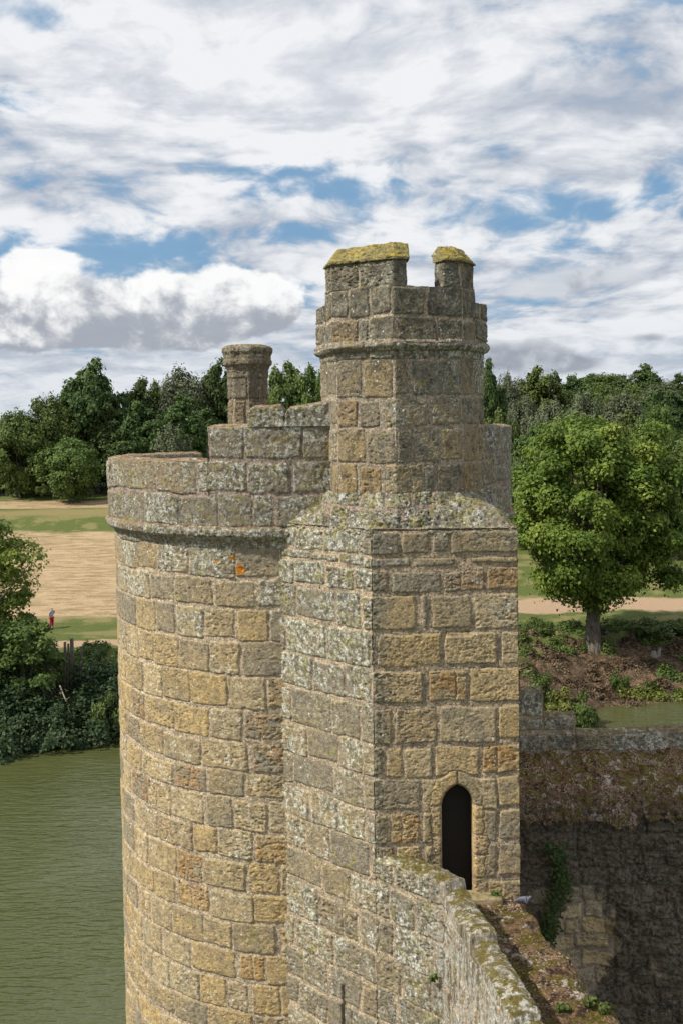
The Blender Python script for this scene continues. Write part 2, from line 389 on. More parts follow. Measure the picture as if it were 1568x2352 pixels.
M_SIDE = stone_mat('grey_lichened_ashlar', ochre=.28, lichen=.35, dark=.25, zl=(12.5, 16.5), yellow=.5, orange=.15, bright=1.2)
M_FACE = stone_mat('ochre_ashlar', ochre=.68, lichen=-.1, dark=.62, zl=(14.5, 17.0), yellow=-.1, orange=-.2, mortar=(.35, .275, .185), bright=1.30, edge=(1.02, .56))
M_TURRET = stone_mat('turret_ashlar', ochre=.50, lichen=.25, dark=1.0, zl=(17.6, 22), yellow=.25, orange=.2, mortar=(.35, .29, .215), bright=1.25)
M_BATTER = stone_mat('mossy_weathering_stone', ochre=.1, lichen=.9, dark=.7, orange=.45, yellow=1.1, top=(.20, .15, .07), top_amt=.4, mortar=(.33, .26, .21), bright=1.1)
M_CAP = stone_mat('yellow_lichened_coping', ochre=.3, lichen=.2, dark=.5, orange=.7, yellow=1.9, top=(.46, .33, .035), top_amt=1.0)
M_CREST = stone_mat('white_lichened_crest', ochre=.24, lichen=.55, dark=.35, orange=.1, yellow=.5, top=(.16, .13, .03), top_amt=.95, top_th=(.46, .52), streak=(.92, 18.15, 17.75), bright=1.12)
M_BLACK = stone_mat('blackened_rubble', ochre=.4, lichen=.0, dark=.8, black=.66, bright=2.0, yellow=.1, top=(.16, .10, .03), top_amt=.7, patch=((5.75, 6.5), (.75, 1.3)), mortar=(.22, .18, .14))
M_CHIM = stone_mat('chimney_stone', ochre=.30, lichen=.35, dark=.75, yellow=.4, orange=.2, top=(.32, .25, .08), bright=.9)

# ------------------------------------------------------------------ tower
TC = np.array([-.75, 25.4]); RS, RP = 4.66, 4.80
tower = empty('castle_tower', (TC[0], TC[1], 0), 'tall round sandstone tower with an eight-sided stair turret, rising from the moat', 'tower')
def th_of_px(px, Rr, near=True):
    """angle round the tower (0 towards the camera, + to the right) whose point shows at column px"""
    a = (px - CX) / F_PX
    best = None
    ths = np.linspace(-math.pi / 2 - .3, math.pi / 2 + .3, 4001) if near else np.linspace(math.pi / 2, 3 * math.pi / 2, 4001)
    x = TC[0] + Rr * np.sin(ths); y = TC[1] - Rr * np.cos(ths)
    return ths[np.argmin(np.abs(x / y - a))]
def ring(thetas, Rr): return np.stack([TC[0] + Rr * np.sin(thetas), TC[1] - Rr * np.cos(thetas)], -1)
zs_drum = [-.5, .2, .85, 1.5, 2.1, 2.8, 3.4, 4.05, 4.7, 5.3, 5.95, 6.45, 7.03, 7.66, 8.28, 8.91, 9.53, 10.19, 10.81, 11.48, 12.03, 12.66, 13.3, 13.99, 14.7, 15.37, 15.97, 16.62]
lay = Layout(zs_drum, -9, 9, (.50, 1.15), 11)
def drum_part(name, t0, t1, step, z0, z1, lay_):
    th = np.linspace(t0, t1, int((t1 - t0) * RS / step)); zz = lin(z0, z1, step)
    xy = ring(th, RS); G = np.zeros((len(th), len(zz), 3), np.float32)
    G[..., :2] = xy[:, None]; G[..., 2] = zz[None]
    return masonry(name, G, np.repeat((th * RS)[:, None], len(zz), 1), M_DRUM, tower, lay_)
drum_part('drum_wall', -1.95, .25, .016, 4.6, 16.62, lay)
lay2 = Layout([-.5, .5, 1.2, 1.9, 2.6, 3.3, 3.95, 4.6], -16, 16, (.6, 1.2), 12)
drum_part('drum_base', -3.3, 3.0, .05, -1.0, 4.6, lay2)
lay3 = Layout(zs_drum, -1, 32, (.48, 1.12), 13)
drum_part('drum_back_wall', .25, 2 * math.pi - 1.95, .06, 4.6, 16.62, lay3)
def profile_ring(name, thetas, prof, mat, parent, lay_=None, amp=1.0, rough=1.0, step=.02, Rr=RS):
    """prof: (offset, z) points, densified"""
    pr = []
    for (a, b), (c, d) in zip(prof[:-1], prof[1:]):
        n = max(1, int(math.hypot(c - a, d - b) / step)); pr += [(a + (c - a) * k / n, b + (d - b) * k / n) for k in range(n)]
    pr.append(prof[-1]); pr = np.array(pr)
    G = np.zeros((len(thetas), len(pr), 3), np.float32)
    rr = Rr + pr[:, 0][None]
    G[..., 0] = TC[0] + rr * np.sin(thetas)[:, None]; G[..., 1] = TC[1] - rr * np.cos(thetas)[:, None]; G[..., 2] = pr[:, 1][None]
    return masonry(name, G, np.repeat((thetas * Rr)[:, None], len(pr), 1), mat, parent, lay_, amp=amp, rough=rough)
full = np.linspace(-math.pi, math.pi, 1500)
sc_lay = Layout([15, 16.78, 18.5], -16, 16, (.8, 1.3), 21)
profile_ring('string_course', full, [(-.05, 16.55), (.0, 16.58), (.015, 16.68), (.05, 16.74), (.13, 16.79), (.20, 16.86), (.21, 16.95), (.17, 17.0), (.10, 17.04), (.0, 17.06)], M_PARAPET, tower, sc_lay, .9)
# parapet ring with stepped top
tL2, tS1, tS2 = -1.8, th_of_px(478, RP), th_of_px(570, RP)
tB = th_of_px(436, RP, False) - 2 * math.pi if th_of_px(436, RP, False) > math.pi else th_of_px(436, RP, False)
EPS = .0006
def top_of(th):
    z = np.full(th.shape, 18.34)
    z = np.where(th > tS1, 19.03, z); z = np.where(th > tS2, 19.05, z)
    z = np.where(th > .55, 18.95, z); z = np.where(th > 2.2, 17.9, z)
    z = np.where(th < tB, 17.75, z)
    return z
def parapet(name, ths, ztop, thick, z0, mat, parent, lay_, step=.018, zin=None):
    nv1 = int(1.45 / step); nt = int(thick / step); nv2 = 40
    s1 = np.linspace(0, 1, nv1); cols = []
    zt = ztop
    wob = .02 * fbm((ths * 5, ths * 0, ths * 0), 1.5, 3, 77)
    zt = zt + wob
    O = np.zeros((len(ths), nv1 + nt + nv2)); Z = np.zeros_like(O)
    O[:, :nv1] = RP; Z[:, :nv1] = z0 + (zt[:, None] - z0) * s1[None]
    b = np.linspace(0, 1, nt + 2)[1:-1]
    O[:, nv1:nv1 + nt] = RP - thick * b; Z[:, nv1:nv1 + nt] = zt[:, None] + .05 * np.sin(math.pi * b)[None]
    O[:, nv1 + nt:] = RP - thick; Z[:, nv1 + nt:] = zt[:, None] - np.linspace(0, 1, nv2)[None] * (zt[:, None] - z0 + .3)
    G = np.stack([TC[0] + O * np.sin(ths)[:, None], TC[1] - O * np.cos(ths)[:, None], Z], -1).astype(np.float32)
    return masonry(name, G, np.repeat((ths * RP)[:, None], O.shape[1], 1), mat, parent, lay_)
def with_steps(ths, steps):
    a = list(ths)
    for s in steps: a = [x for x in a if abs(x - s) > .002] + [s - EPS, s + EPS]
    return np.array(sorted(a))
def uP(px): return float(th_of_px(px, RP) * RP)
rowsP = {0: [uP(x) for x in (262, 275, 328, 406, 497, 576, 625, 745)], 1: [uP(x) for x in (255, 292, 358, 455, 568, 669, 766)],
         2: [uP(x) for x in (478, 560, 697, 775)]}
lp = Layout([17.0, 17.68, 18.36, 19.03, 19.6], -16, 16, (.6, 1.1), 23, rowsP)
ths = with_steps(np.concatenate([np.linspace(-math.pi, -1.9, 120), np.linspace(-1.88, .7, 720), np.linspace(.72, math.pi, 200)]), [tS1, tB, .55, 2.2])
parapet('parapet', ths, top_of(ths), .55, 17.02, M_PARAPET, tower, lp)
# coping stones on the high part (separate weathered slabs)
tC0, tC1, tC2 = th_of_px(574, RP), th_of_px(656, RP), th_of_px(775, RP)
def slab_ring(name, t0, t1, z0, zt0, zt1, Rr, thick, mat, parent, out=.02):
    ths = np.linspace(t0, t1, int((t1 - t0) * Rr / .02)); n = len(ths)
    s = np.linspace(0, 1, n); zt = zt0 + (zt1 - zt0) * s + .03 * fbm((ths * Rr, ths * 0, ths * 0), 2.5, 3, 9)
    e = .09 * (1 - sstep(0, .08, s * (t1 - t0) * Rr)) + .09 * (1 - sstep(0, .08, (1 - s) * (t1 - t0) * Rr)); zt = zt - e
    prof_o = []; 
    k1, k2, k3 = 16, 26, 16
    O = np.concatenate([np.full(k1, Rr + out), np.linspace(Rr + out, Rr - thick, k2), np.full(k3, Rr - thick)])
    Zs = np.concatenate([np.linspace(0, 1, k1), 1 + .12 * np.sin(np.linspace(0, math.pi, k2)), np.linspace(1, 0, k3)])
    G = np.zeros((n + 2, len(O), 3), np.float32)
    th2 = np.concatenate([[ths[0]], ths, [ths[-1]]]); zt2 = np.concatenate([[zt[0]], zt, [zt[-1]]])
    OO = np.repeat(O[None], n + 2, 0); OO[0] = Rr - thick / 2; OO[-1] = Rr - thick / 2
    G[..., 0] = TC[0] + OO * np.sin(th2)[:, None]; G[..., 1] = TC[1] - OO * np.cos(th2)[:, None]
    G[..., 2] = z0 + (zt2[:, None] - z0) * Zs[None]
    return masonry(name, G, np.repeat((th2 * Rr)[:, None], len(O), 1), mat, parent, None, rough=.8)
slab_ring('coping_stone', tC0, tC1 - .004, 19.02, 19.40, 19.42, RP, .5, M_PARAPET, tower)
slab_ring('coping_stone', tC1 + .004, .12, 19.02, 19.36, 19.47, RP, .5, M_PARAPET, tower)
# roof deck
ang = np.linspace(0, 2 * math.pi, 65)[:-1]
mesh_obj('roof_deck', [(TC[0] + 4.4 * math.cos(a), TC[1] + 4.4 * math.sin(a), 17.0) for a in ang], [list(range(64))], M_CREST, tower)

# ---- square base of the stair turret: side face, front face, right return
A = np.array([.52, 19.0]); B = np.array([-1.28, 20.80]); C = np.array([3.19, 19.02]); D = np.array([3.35, 23.2])
def poly_wall(name, pts, zs, step, lay_, mat, parent, ubase=0.0, extra_fn=None, cut_fn=None, round_c=.0):
    P2 = []; Us = []; u = ubase
    for a, b in zip(pts[:-1], pts[1:]):
        L = np.linalg.norm(b - a); n = max(2, int(L / step))
        for k in range(n): P2.append(a + (b - a) * k / n); Us.append(u + L * k / n)
        u += L
    P2.append(pts[-1]); Us.append(u); P2 = np.array(P2); Us = np.array(Us)
    G = np.zeros((len(P2), len(zs), 3), np.float32); G[..., :2] = P2[:, None]; G[..., 2] = zs[None]
    UU = np.repeat(Us[:, None], len(zs), 1)
    ex = extra_fn(UU, G) if extra_fn else None; ct = cut_fn(UU, G) if cut_fn else None
    return masonry(name, G, UU, mat, parent, lay_, extra=ex, cut=ct)
LG = float(np.linalg.norm(A - B))
zsG = [-.5, .2, .85, 1.5, 2.1, 2.8, 3.45, 4.1, 4.75, 5.4, 6.05, 6.7, 7.33, 7.95, 8.6, 9.25, 9.95, 10.6, 11.26, 11.88, 12.52, 13.14, 13.86, 14.55, 15.23, 15.92, 16.41, 16.62, 17.08]
# the side face runs on into the near curtain wall
Pw = np.array([1.65, 17.87])
LW = float(np.linalg.norm(Pw - A))
lg = Layout(zsG, -4, 6, (.58, 1.2), 31)
slit_u, slit_z = 1.66 * 1.0, (6.4, 8.27)
def slit_extra(U, G):
    d = np.maximum(np.abs(U - slit_u) - .022, np.maximum(slit_z[0] - G[..., 2], G[..., 2] - slit_z[1]))
    return -.35 * (1 - sstep(-.005, .02, d))
poly_wall('turret_side_wall', [B, A], lin(4.6, 17.08, .016), .016, lg, M_SIDE, tower, extra_fn=slit_extra)
poly_wall('turret_side_base', [B, A], lin(-1, 4.6, .04), .04, lg, M_SIDE, tower)
# front face with the doorway
SX = .3875 / 126.0
def uF(cx): return (cx - 570) * SX
rowsF = {27: [uF(x) for x in (560, 745, 930, 1040, 1450)], 26: [uF(x) for x in (560, 815, 1080, 1145, 1450)], 25: [uF(x) for x in (560, 680, 985, 1250, 1455)],
         24: [uF(x) for x in (560, 830, 905, 1165, 1455)], 23: [uF(x) for x in (560, 605, 990, 1325, 1455)], 22: [uF(x) for x in (560, 880, 1135, 1455)],
         21: [uF(x) for x in (560, 685, 950, 1310, 1458)], 20: [uF(x) for x in (560, 640, 745, 930, 1210, 1460)], 19: [uF(x) for x in (560, 850, 1300, 1462)],
         18: [uF(x) for x in (560, 655, 850, 1300, 1462)], 17: [uF(x) for x in (560, 700, 860, 1300, 1465)]}
lf = Layout(zsG, -.3, 3.2, (.5, 1.0), 33, rowsF, mort=(.012, .034))
DX, DW, DZ0, DSP, DAP = 1.53, .285, 10.18, 11.98, 12.36     # door centre (u), half width, sill, springing, apex
def door_sd(u, z, grow=0.0):
    """signed distance-ish to the pointed opening, negative inside"""
    x = np.abs(u - DX); hw = DW + grow
    side = x - hw
    # two-centred arch
    hgt = (DAP + grow) - DSP; Rr = (hw * hw + hgt * hgt) / (2 * hw)
    arch = np.hypot(x + (Rr - hw), z - DSP) - Rr
    d = np.where(z < DSP, side, arch)
    return np.maximum(d, DZ0 - z)
def front_layout_eval(U, Z, _e=lf.eval):
    stone, pil, tilt, r1, r2, r3, r4 = _e(U, Z)
    d = door_sd(U, Z); kq = np.searchsorted(np.array([9.8, 10.25, 10.62, 11.05, 11.42, 11.98, 12.3]), Z); sq = (U > DX).astype(np.int64); jw_ = .19 + .13 * _h(kq, sq, kq * 0, 77) + .015 * np.sin(Z * 23 + U * 9)
    in_j = (d < jw_) & (d > -.02) & (Z > 10.2)
    # jamb and arch stones
    zc = np.array([9.8, 10.25, 10.62, 11.05, 11.42, 11.98]); k = np.searchsorted(zc, Z)
    side = (U > DX).astype(np.int64)
    dj = np.min(np.abs(Z[..., None] - zc), -1)
    ang_ = np.arctan2(Z - DSP + .1, np.abs(U - DX)); isarch = Z > 11.98
    kk = np.where(isarch, 9, k) * 2 + side
    da = np.minimum(np.abs(U - DX), np.abs(Z - 11.98)); dj = np.where(isarch, da, dj)
    edge = np.minimum(dj, np.abs(jw_ - d))
    st2 = sstep(.008, .022, edge); q1 = _h(kk, kk * 0, kk * 0, 5); q2 = _h(kk, kk * 0 + 1, kk * 0, 5)
    return [np.where(in_j, a, b).astype(np.float32) for a, b in zip((st2, sstep(.01, .06, edge), tilt * 0, q1, q2, q1, q2), (stone, pil, tilt, r1, r2, r3, r4))]
lf.eval = front_layout_eval
def door_extra(U, G):
    d = door_sd(U, G[..., 2])
    h = -.6 * (1 - sstep(-.014, .0, d))
    h = h - .045 * (1 - sstep(.0, .055, d)) * (d > -.014)
    # worn lower step course and putlog hole
    d2 = np.maximum(np.abs(U - uF(1080)) - .22, np.abs(G[..., 2] - 15.17) - .035)
    return h - .03 * (1 - sstep(0, .02, d2))
poly_wall('turret_front_wall', [A, C], lin(9.6, 17.08, .014), .014, lf, M_FACE, tower, extra_fn=door_extra)
poly_wall('turret_front_base', [A, C], lin(-1, 9.6, .05), .05, lf, M_FACE, tower)
lr = Layout(zsG, -1, 6, (.5, 1.0), 35)
poly_wall('turret_right_wall', [C, D], lin(0, 17.08, .05), .05, lr, M_FACE, tower)
# door leaf: dark expanded-metal door
m, t, p, o = new_mat('dark_mesh_door')
pos = t.node('ShaderNodeNewGeometry').outputs['Position']
g = t.vor(t.vm('MULTIPLY', pos, (1, 1, .7)), 60, 'F1', .15)
t.put(p.inputs['Base Color'], t.mix(t.ss(g, .25, .45), (.035, .030, .024), (.012, .010, .008)))
p.inputs['Roughness'].default_value = .75; t.put(p.inputs['Normal'], t.bump(g, .6, .004))
M_DOOR = m
def arch_pts(grow=0.0, n=12):
    hw = DW + grow; hgt = DAP + grow - DSP; Rr = (hw * hw + hgt * hgt) / (2 * hw); pts = [(-hw, DZ0), (hw, DZ0), (hw, DSP)]
    a1 = math.asin(min(1, hgt / Rr))
    for k in range(1, n + 1):
        a = a1 * k / n; pts.append((Rr * math.cos(a) - (Rr - hw), DSP + Rr * math.sin(a)))
    pts += [(-x, z) for x, z in reversed(pts[2:-1])]
    return pts
dirF = (C - A) / np.linalg.norm(C - A); nF = np.array([dirF[1], -dirF[0]])
def door_slab(y0, y1, grow, mat, name):
    ap = arch_pts(grow); n = len(ap); vs = []
    for dep in (y0, y1):
        for x, z in ap:
            q_ = A + dirF * (DX + x) - nF * dep; vs.append((q_[0], q_[1], z))
    fs = [list(range(n)), list(range(2 * n - 1, n - 1, -1))] + [[i, i + n, (i + 1) % n + n, (i + 1) % n] for i in range(n)]
    return mesh_obj(name, vs, fs, mat, tower, smooth=False)
door_slab(.26, .30, .004, M_DOOR, 'door')
# weathered slope between base and octagon
OC = np.array([1.22, 21.0]); OR = 1.62
def oct_r(a, Rr, rot):
    k = (a - rot) % (math.pi / 4) - math.pi / 8
    return Rr * math.cos(math.pi / 8) / np.cos(k)
def corners(a, rot):
    cs = [rot + k * math.pi / 4 for k in range(-10, 11)]; st = a[1] - a[0]
    for c_ in cs:
        if a[0] + st < c_ < a[-1] - st: a = np.append(a[np.abs(a - c_) > st * .6], c_)
    return np.sort(a)
ROT = R_(-7.5)                    # a corner at this angle; angle 0 towards camera, + right
def base_r(a):
    d = np.stack([np.sin(a), -np.cos(a)], -1); r = np.full(a.shape, 99.0)
    for p0, p1 in ((B, A), (A, C), (C, D)):
        e = p1 - p0; w = p0 - OC
        den = d[:, 0] * e[1] - d[:, 1] * e[0]
        tt = (w[0] * e[1] - w[1] * e[0]) / np.where(abs(den) < 1e-6, 1e-6, den)
        ss = (w[0] * d[:, 1] - w[1] * d[:, 0]) / np.where(abs(den) < 1e-6, 1e-6, den)
        ok = (tt > 0) & (ss > -.02) & (ss < 1.02); r = np.where(ok & (tt < r), tt, r)
    return np.where(r > 50, 2.5, r)
aa = np.concatenate([np.linspace(-1.9, 2.2, 560)])
rb = base_r(aa); ro = oct_r(aa, OR, ROT)
vv = np.linspace(0, 1, 60); G = np.zeros((len(aa), 60 + 14, 3), np.float32)
sv = np.concatenate([np.zeros(14), vv]);
for j in range(74):
    if j < 14: rr = rb + .0; zz = 17.06 + 0 * j; rr = rb * 1.0; zz = 17.02 + .10 * j / 14; 
    else:
        v = vv[j - 14]; rr = rb + .01 + (ro - rb) * (v ** .85); zz = 17.12 + .60 * v ** 1.15
    G[:, j, 0] = OC[0] + rr * np.sin(aa); G[:, j, 1] = OC[1] - rr * np.cos(aa); G[:, j, 2] = zz
lb = Layout([16, 17.13, 17.45, 18.2], -6, 8, (.5, .9), 41)
lump = .19 * fbm((G[..., 0], G[..., 1], G[..., 2]), 1.3, 3, 55) + .05 * fbm((G[..., 0], G[..., 1], G[..., 2]), 4.5, 3, 56)
lump = (lump + .03) * np.concatenate([np.zeros(12), np.linspace(0, 1, 12), np.ones(50)])[None] - .02
masonry('weathering', G, np.repeat((aa * 2.3)[:, None], 74, 1), M_BATTER, tower, lb, rough=2.2, extra=lump)
# octagonal stair turret
def oct_mesh(name, prof, mat, parent, lay_, a0=-math.pi, a1=math.pi, n=900, OCx=OC, rot=ROT, step=.016, rough=1.0, tops=None, amp=1.0):
    pr = []
    for (a, b), (c, d) in zip(prof[:-1], prof[1:]):
        k_ = max(1, int(math.hypot(c - a, d - b) / step)); pr += [(a + (c - a) * k / k_, b + (d - b) * k / k_) for k in range(k_)]
    pr.append(prof[-1]); pr = np.array(pr); a = corners(np.linspace(a0, a1, n), rot)
    n = len(a); f = oct_r(a, 1.0, rot); rr = f[:, None] * pr[:, 0][None]
    G = np.zeros((n, len(pr), 3), np.float32)
    G[..., 0] = OCx[0] + rr * np.sin(a)[:, None]; G[..., 1] = OCx[1] - rr * np.cos(a)[:, None]; G[..., 2] = pr[:, 1][None]
    # perimeter metre along the faces
    u = np.cumsum(np.concatenate([[0], np.hypot(np.diff(f * np.sin(a)), np.diff(f * np.cos(a)))])) * prof[0][0]
    u = u - np.interp(rot, a, u)
    return masonry(name, G, np.repeat(u[:, None], len(pr), 1), mat, parent, lay_, rough=rough, amp=amp)
s8 = 2 * OR * math.sin(math.pi / 8)
def uT(cx):      # zoomed column of the turret to metres from the main corner
    return (cx - 625) / 425 * s8 if cx > 625 else (cx - 625) / 385 * s8
zsT = [17.6, 18.30, 18.98, 19.55, 20.28, 20.50]
rowsT = {0: [uT(x) for x in (245, 380, 530, 805, 885, 1110)], 1: [uT(x) for x in (245, 435, 625, 735, 915, 1130)], 2: [uT(x) for x in (245, 385, 535, 850, 870, 1110)],
         3: [uT(x) for x in (240, 410, 615, 730, 940, 1115)], 4: [uT(x) for x in (240, 620, 780, 1100)]}
lt = Layout(zsT, -6, 6, (.45, .9), 43, rowsT)
turret = oct_mesh('stair_turret', [(OR, 17.6), (OR, 20.45)], M_TURRET, tower, lt, rough=.9)
lt2 = Layout([20, 20.55, 21.02, 21.6, 22.4], -6, 6, (.45, .9), 45, {1: [uT(x) for x in (190, 395, 455, 625, 880, 925, 1120)], 2: [uT(x) for x in (190, 320, 465, 600, 850, 1115)]})
oct_mesh('string_course', [(OR - .02, 20.26), (OR + .01, 20.30), (OR + .02, 20.40), (OR + .09, 20.43), (OR + .14, 20.49), (OR + .15, 20.55), (OR + .11, 20.59), (OR + .07, 20.62), (OR + .03, 20.63)], M_PARAPET, turret, lt2, rough=.8)
# parapet ring of the turret, level varies round it
ORP = OR + .085
def a_of_px(px, Rr=ORP):
    a = np.linspace(-1.2, 1.2, 3001); r = oct_r(a, Rr, ROT); x = OC[0] + r * np.sin(a); y = OC[1] - r * np.cos(a)
    return float(a[np.argmin(abs(x / y - (px - CX) / F_PX))])
aM = [a_of_px(752), a_of_px(941), a_of_px(1024), a_of_px(1090)]
def ring_solid(name, a0, a1, z0, ztop_fn, Ro, thick, mat, parent, lay_, n, over=None, rough=1.0):
    a = corners(np.linspace(a0, a1, n), ROT); a2 = np.concatenate([[a[0]], a, [a[-1]]])
    fo = oct_r(a2, 1.0, ROT); zt = ztop_fn(a2)
    k1, k2 = max(12, int(1.0 / .018)), 22
    s1 = np.linspace(0, 1, k1)
    if over is None:
        O = np.concatenate([np.full(k1, Ro), np.linspace(Ro, Ro - thick, k2)[1:], np.full(k1, Ro - thick)])
        S = np.concatenate([s1, 1 + 0 * np.linspace(0, 1, k2)[1:], s1[::-1]]); 
    else:
        kk = 40
        O = np.concatenate([np.linspace(Ro - .03, Ro + over, 8), np.full(5, Ro + over), np.linspace(Ro + over, Ro - thick * .45, kk), np.linspace(Ro - thick * .45, Ro - thick - .04, 20), np.full(6, Ro - thick)])
        S = np.concatenate([np.linspace(0, .02, 8), np.linspace(.04, .14, 5), .14 + .86 * np.linspace(0, 1, kk), np.linspace(1, .5, 20), np.linspace(.45, 0, 6)])
    OO = np.repeat(O[None], len(a2), 0); OO[0] = Ro - thick / 2; OO[-1] = Ro - thick / 2
    rr = OO * fo[:, None]
    G = np.zeros((len(a2), len(O), 3), np.float32)
    G[..., 0] = OC[0] + rr * np.sin(a2)[:, None]; G[..., 1] = OC[1] - rr * np.cos(a2)[:, None]; G[..., 2] = z0 + (zt[:, None] - z0) * S[None]
    u = np.concatenate([[0], np.cumsum(np.hypot(np.diff(fo * np.sin(a2)), np.diff(fo * np.cos(a2))))]) * Ro
    u = u - np.interp(ROT, a2, u) if a0 < ROT < a1 else u + 3
    return masonry(name, G, np.repeat(u[:, None], len(O), 1), mat, parent, lay_, rough=rough)
def zt_ring(a):
    z = np.full(a.shape, 21.60); z = np.where((a < aM[0] - .02) | (a > aM[3] + .03), 21.36, z)
    return z + .03 * fbm((a * 6, a * 0, a * 0), 1.0, 3, 3) - .03 * np.exp(-((a - .25) / .2) ** 2)
par_t = ring_solid('turret_parapet', -math.pi, math.pi, 20.60, zt_ring, ORP, .36, M_TURRET, tower, lt2, 900)
lm_ = Layout([21.4, 22.12, 23], -6, 6, (.5, .8), 47, {0: [uT(x) for x in (180, 395, 725)]}, mort=(.008, .018))
def merlon(a0, a1, z0, z1, cap, slope=.0, dl=.05, dr=.05):
    mo = ring_solid('merlon', a0, a1, z0, lambda a: z1 + slope * (a - a0) + a * 0, ORP - .015, .34, M_TURRET, tower, lm_, max(40, int((a1 - a0) * 1.7 / .016)), rough=1.3)
    ring_solid('coping', a0 - .012, a1 + .012, z1 - .02, lambda a: z1 + cap - dl * np.exp(-((a - a0) / .07) ** 2) - dr * np.exp(-((a1 - a) / .05) ** 2) + slope * (a - a0) + .02 * fbm((a * 9, a * 0, a * 0), 1, 2, 5), ORP - .015, .36, M_CAP, mo, None, max(40, int((a1 - a0) * 1.7 / .016)), over=.055, rough=1.2)
merlon(aM[0], aM[1], 21.58, 22.08, .28, .03, .20, .02)
merlon(aM[2], aM[3], 21.58, 22.08, .27, -.05, .03, .22)
mesh_obj('turret_roof', [(OC[0] + 1.4 * math.sin(R_(45 * k)), OC[1] + 1.4 * math.cos(R_(45 * k)), 20.9) for k in range(8)], [list(range(8))], M_CREST, tower)
# chimney
CH = np.array([(573 - CX) / F_PX * 23.6, 23.6])
lc = Layout([16.5, 17.5, 18.5, 19.0, 19.62, 20.4], -3, 3, (.25, .45), 51, mort=(.006, .012))
chim = oct_mesh('chimney', [(.50, 17.0), (.47, 18.7), (.455, 19.1), (.445, 20.15)], M_CHIM, tower, lc, n=260, OCx=CH, rot=R_(8), rough=.7)
oct_mesh('chimney_cap', [(.42, 20.10), (.455, 20.13), (.46, 20.30), (.50, 20.38), (.545, 20.42), (.55, 20.50), (.525, 20.53), (.53, 20.64), (.565, 20.70), (.56, 20.78), (.50, 20.83), (.34, 20.85), (.33, 20.5)], M_CHIM, chim, None, n=260, OCx=CH, rot=R_(8), rough=.8)

# ------------------------------------------------------------------ near curtain wall
near = empty('curtain_wall', (2.6, 12.0, 0), 'lichen-streaked battlement wall with a mossy walkway leading to the tower door', 'wall')
lnw = Layout(zsG, -4, 26, (.5, 1.05), 61)
CR = 11.03
P_end = Pw + np.array([.16, -1.0]) * 17.0
dW = (P_end - Pw) / np.linalg.norm(P_end - Pw); nW = np.array([-dW[1] * -1, dW[0] * -1]); nW = np.array([dW[1], -dW[0]])   # outward (left)
if nW[0] > 0: nW = -nW
A0 = A + (A - B) / LG * .012
def crest_z(u):
    return CR + .05 * fbm((u * 3, u * 0, u * 0), 1, 3, 19) - .16 * (sstep(1.6, 1.64, u)) + .06 * sstep(2.6, 3.2, u) - .14 * sstep(3.3, 3.34, u) - .1 * sstep(5.3, 5.34, u)
def near_wall_section(name, u_lo, u_hi, step, zlo, prof_top, lay_, mat):
    """u=0 at tower corner A, Pw at LW"""
    us = lin(u_lo, u_hi, step)
    if u_lo < LW < u_hi: us = np.sort(np.append(us, LW))
    bl = sstep(LW - .12, LW + .12, us)[:, None]
    gdir = (A - B) / LG; gn = np.array([-1, -1]) / math.sqrt(2)
    base = np.where((us < LW)[:, None], A0 + gdir * us[:, None], A0 + gdir * LW + dW * (us[:, None] - LW))
    nn = gn * (1 - bl) + nW * bl; nn /= np.linalg.norm(nn, axis=1, keepdims=True)
    return us, base, nn
us, base, nn = near_wall_section('', 0.0, 9.5, .015, 0, None, None, None)
zt = crest_z(us); kz = int(7.0 / .017); tw = .43; kt = 34; ki = 40
O = np.zeros((len(us), kz + kt + ki)); Z = np.zeros_like(O)
Z[:, :kz] = 4.4 + (zt[:, None] - 4.4 - .03) * np.linspace(0, 1, kz)[None]
b = np.linspace(0, 1, kt); O[:, kz:kz + kt] = -tw * b[None] + .0; Z[:, kz:kz + kt] = zt[:, None] + .05 * np.sin(math.pi * b)[None] - .03 * (1 - b)[None]
O[:, kz + kt:] = -tw; Z[:, kz + kt:] = zt[:, None] - .02 - np.linspace(0, 1, ki)[None] * 1.1
G = np.zeros(O.shape + (3,), np.float32)
G[..., 0] = base[:, 0:1] + nn[:, 0:1] * O; G[..., 1] = base[:, 1:2] + nn[:, 1:2] * O; G[..., 2] = Z
UU = np.repeat(us[:, None], O.shape[1], 1) + LG
def near_extra(U, G):
    d = np.maximum(np.abs(U - LG - .02) - .02, np.maximum(2.6 - G[..., 2], G[..., 2] - 5.4)); return 0
edge = (sstep(0, .12, np.abs(O)) * 0)
masonry('parapet', G, UU, M_CREST, near, lg if False else Layout(zsG, -1, 14, (.58, 1.2), 37), rough=1.5)
us2, base2, nn2 = near_wall_section('', 9.5, 18.0, .05, 0, None, None, None)
zz = lin(0, 11, .05); G = np.zeros((len(us2), len(zz), 3), np.float32); G[..., :2] = base2[:, None]; G[..., 2] = zz[None]
masonry('wall_face', G, np.repeat(us2[:, None], len(zz), 1), M_CREST, near, lnw)
us3, base3, nn3 = near_wall_section('', 0, 9.5, .05, 0, None, None, None)
zz = lin(-1, 4.4, .05); G = np.zeros((len(us3), len(zz), 3), np.float32); G[..., :2] = base3[:, None]; G[..., 2] = zz[None]
masonry('wall_footing', G, np.repeat(us3[:, None], len(zz), 1), M_SIDE, near, lnw)
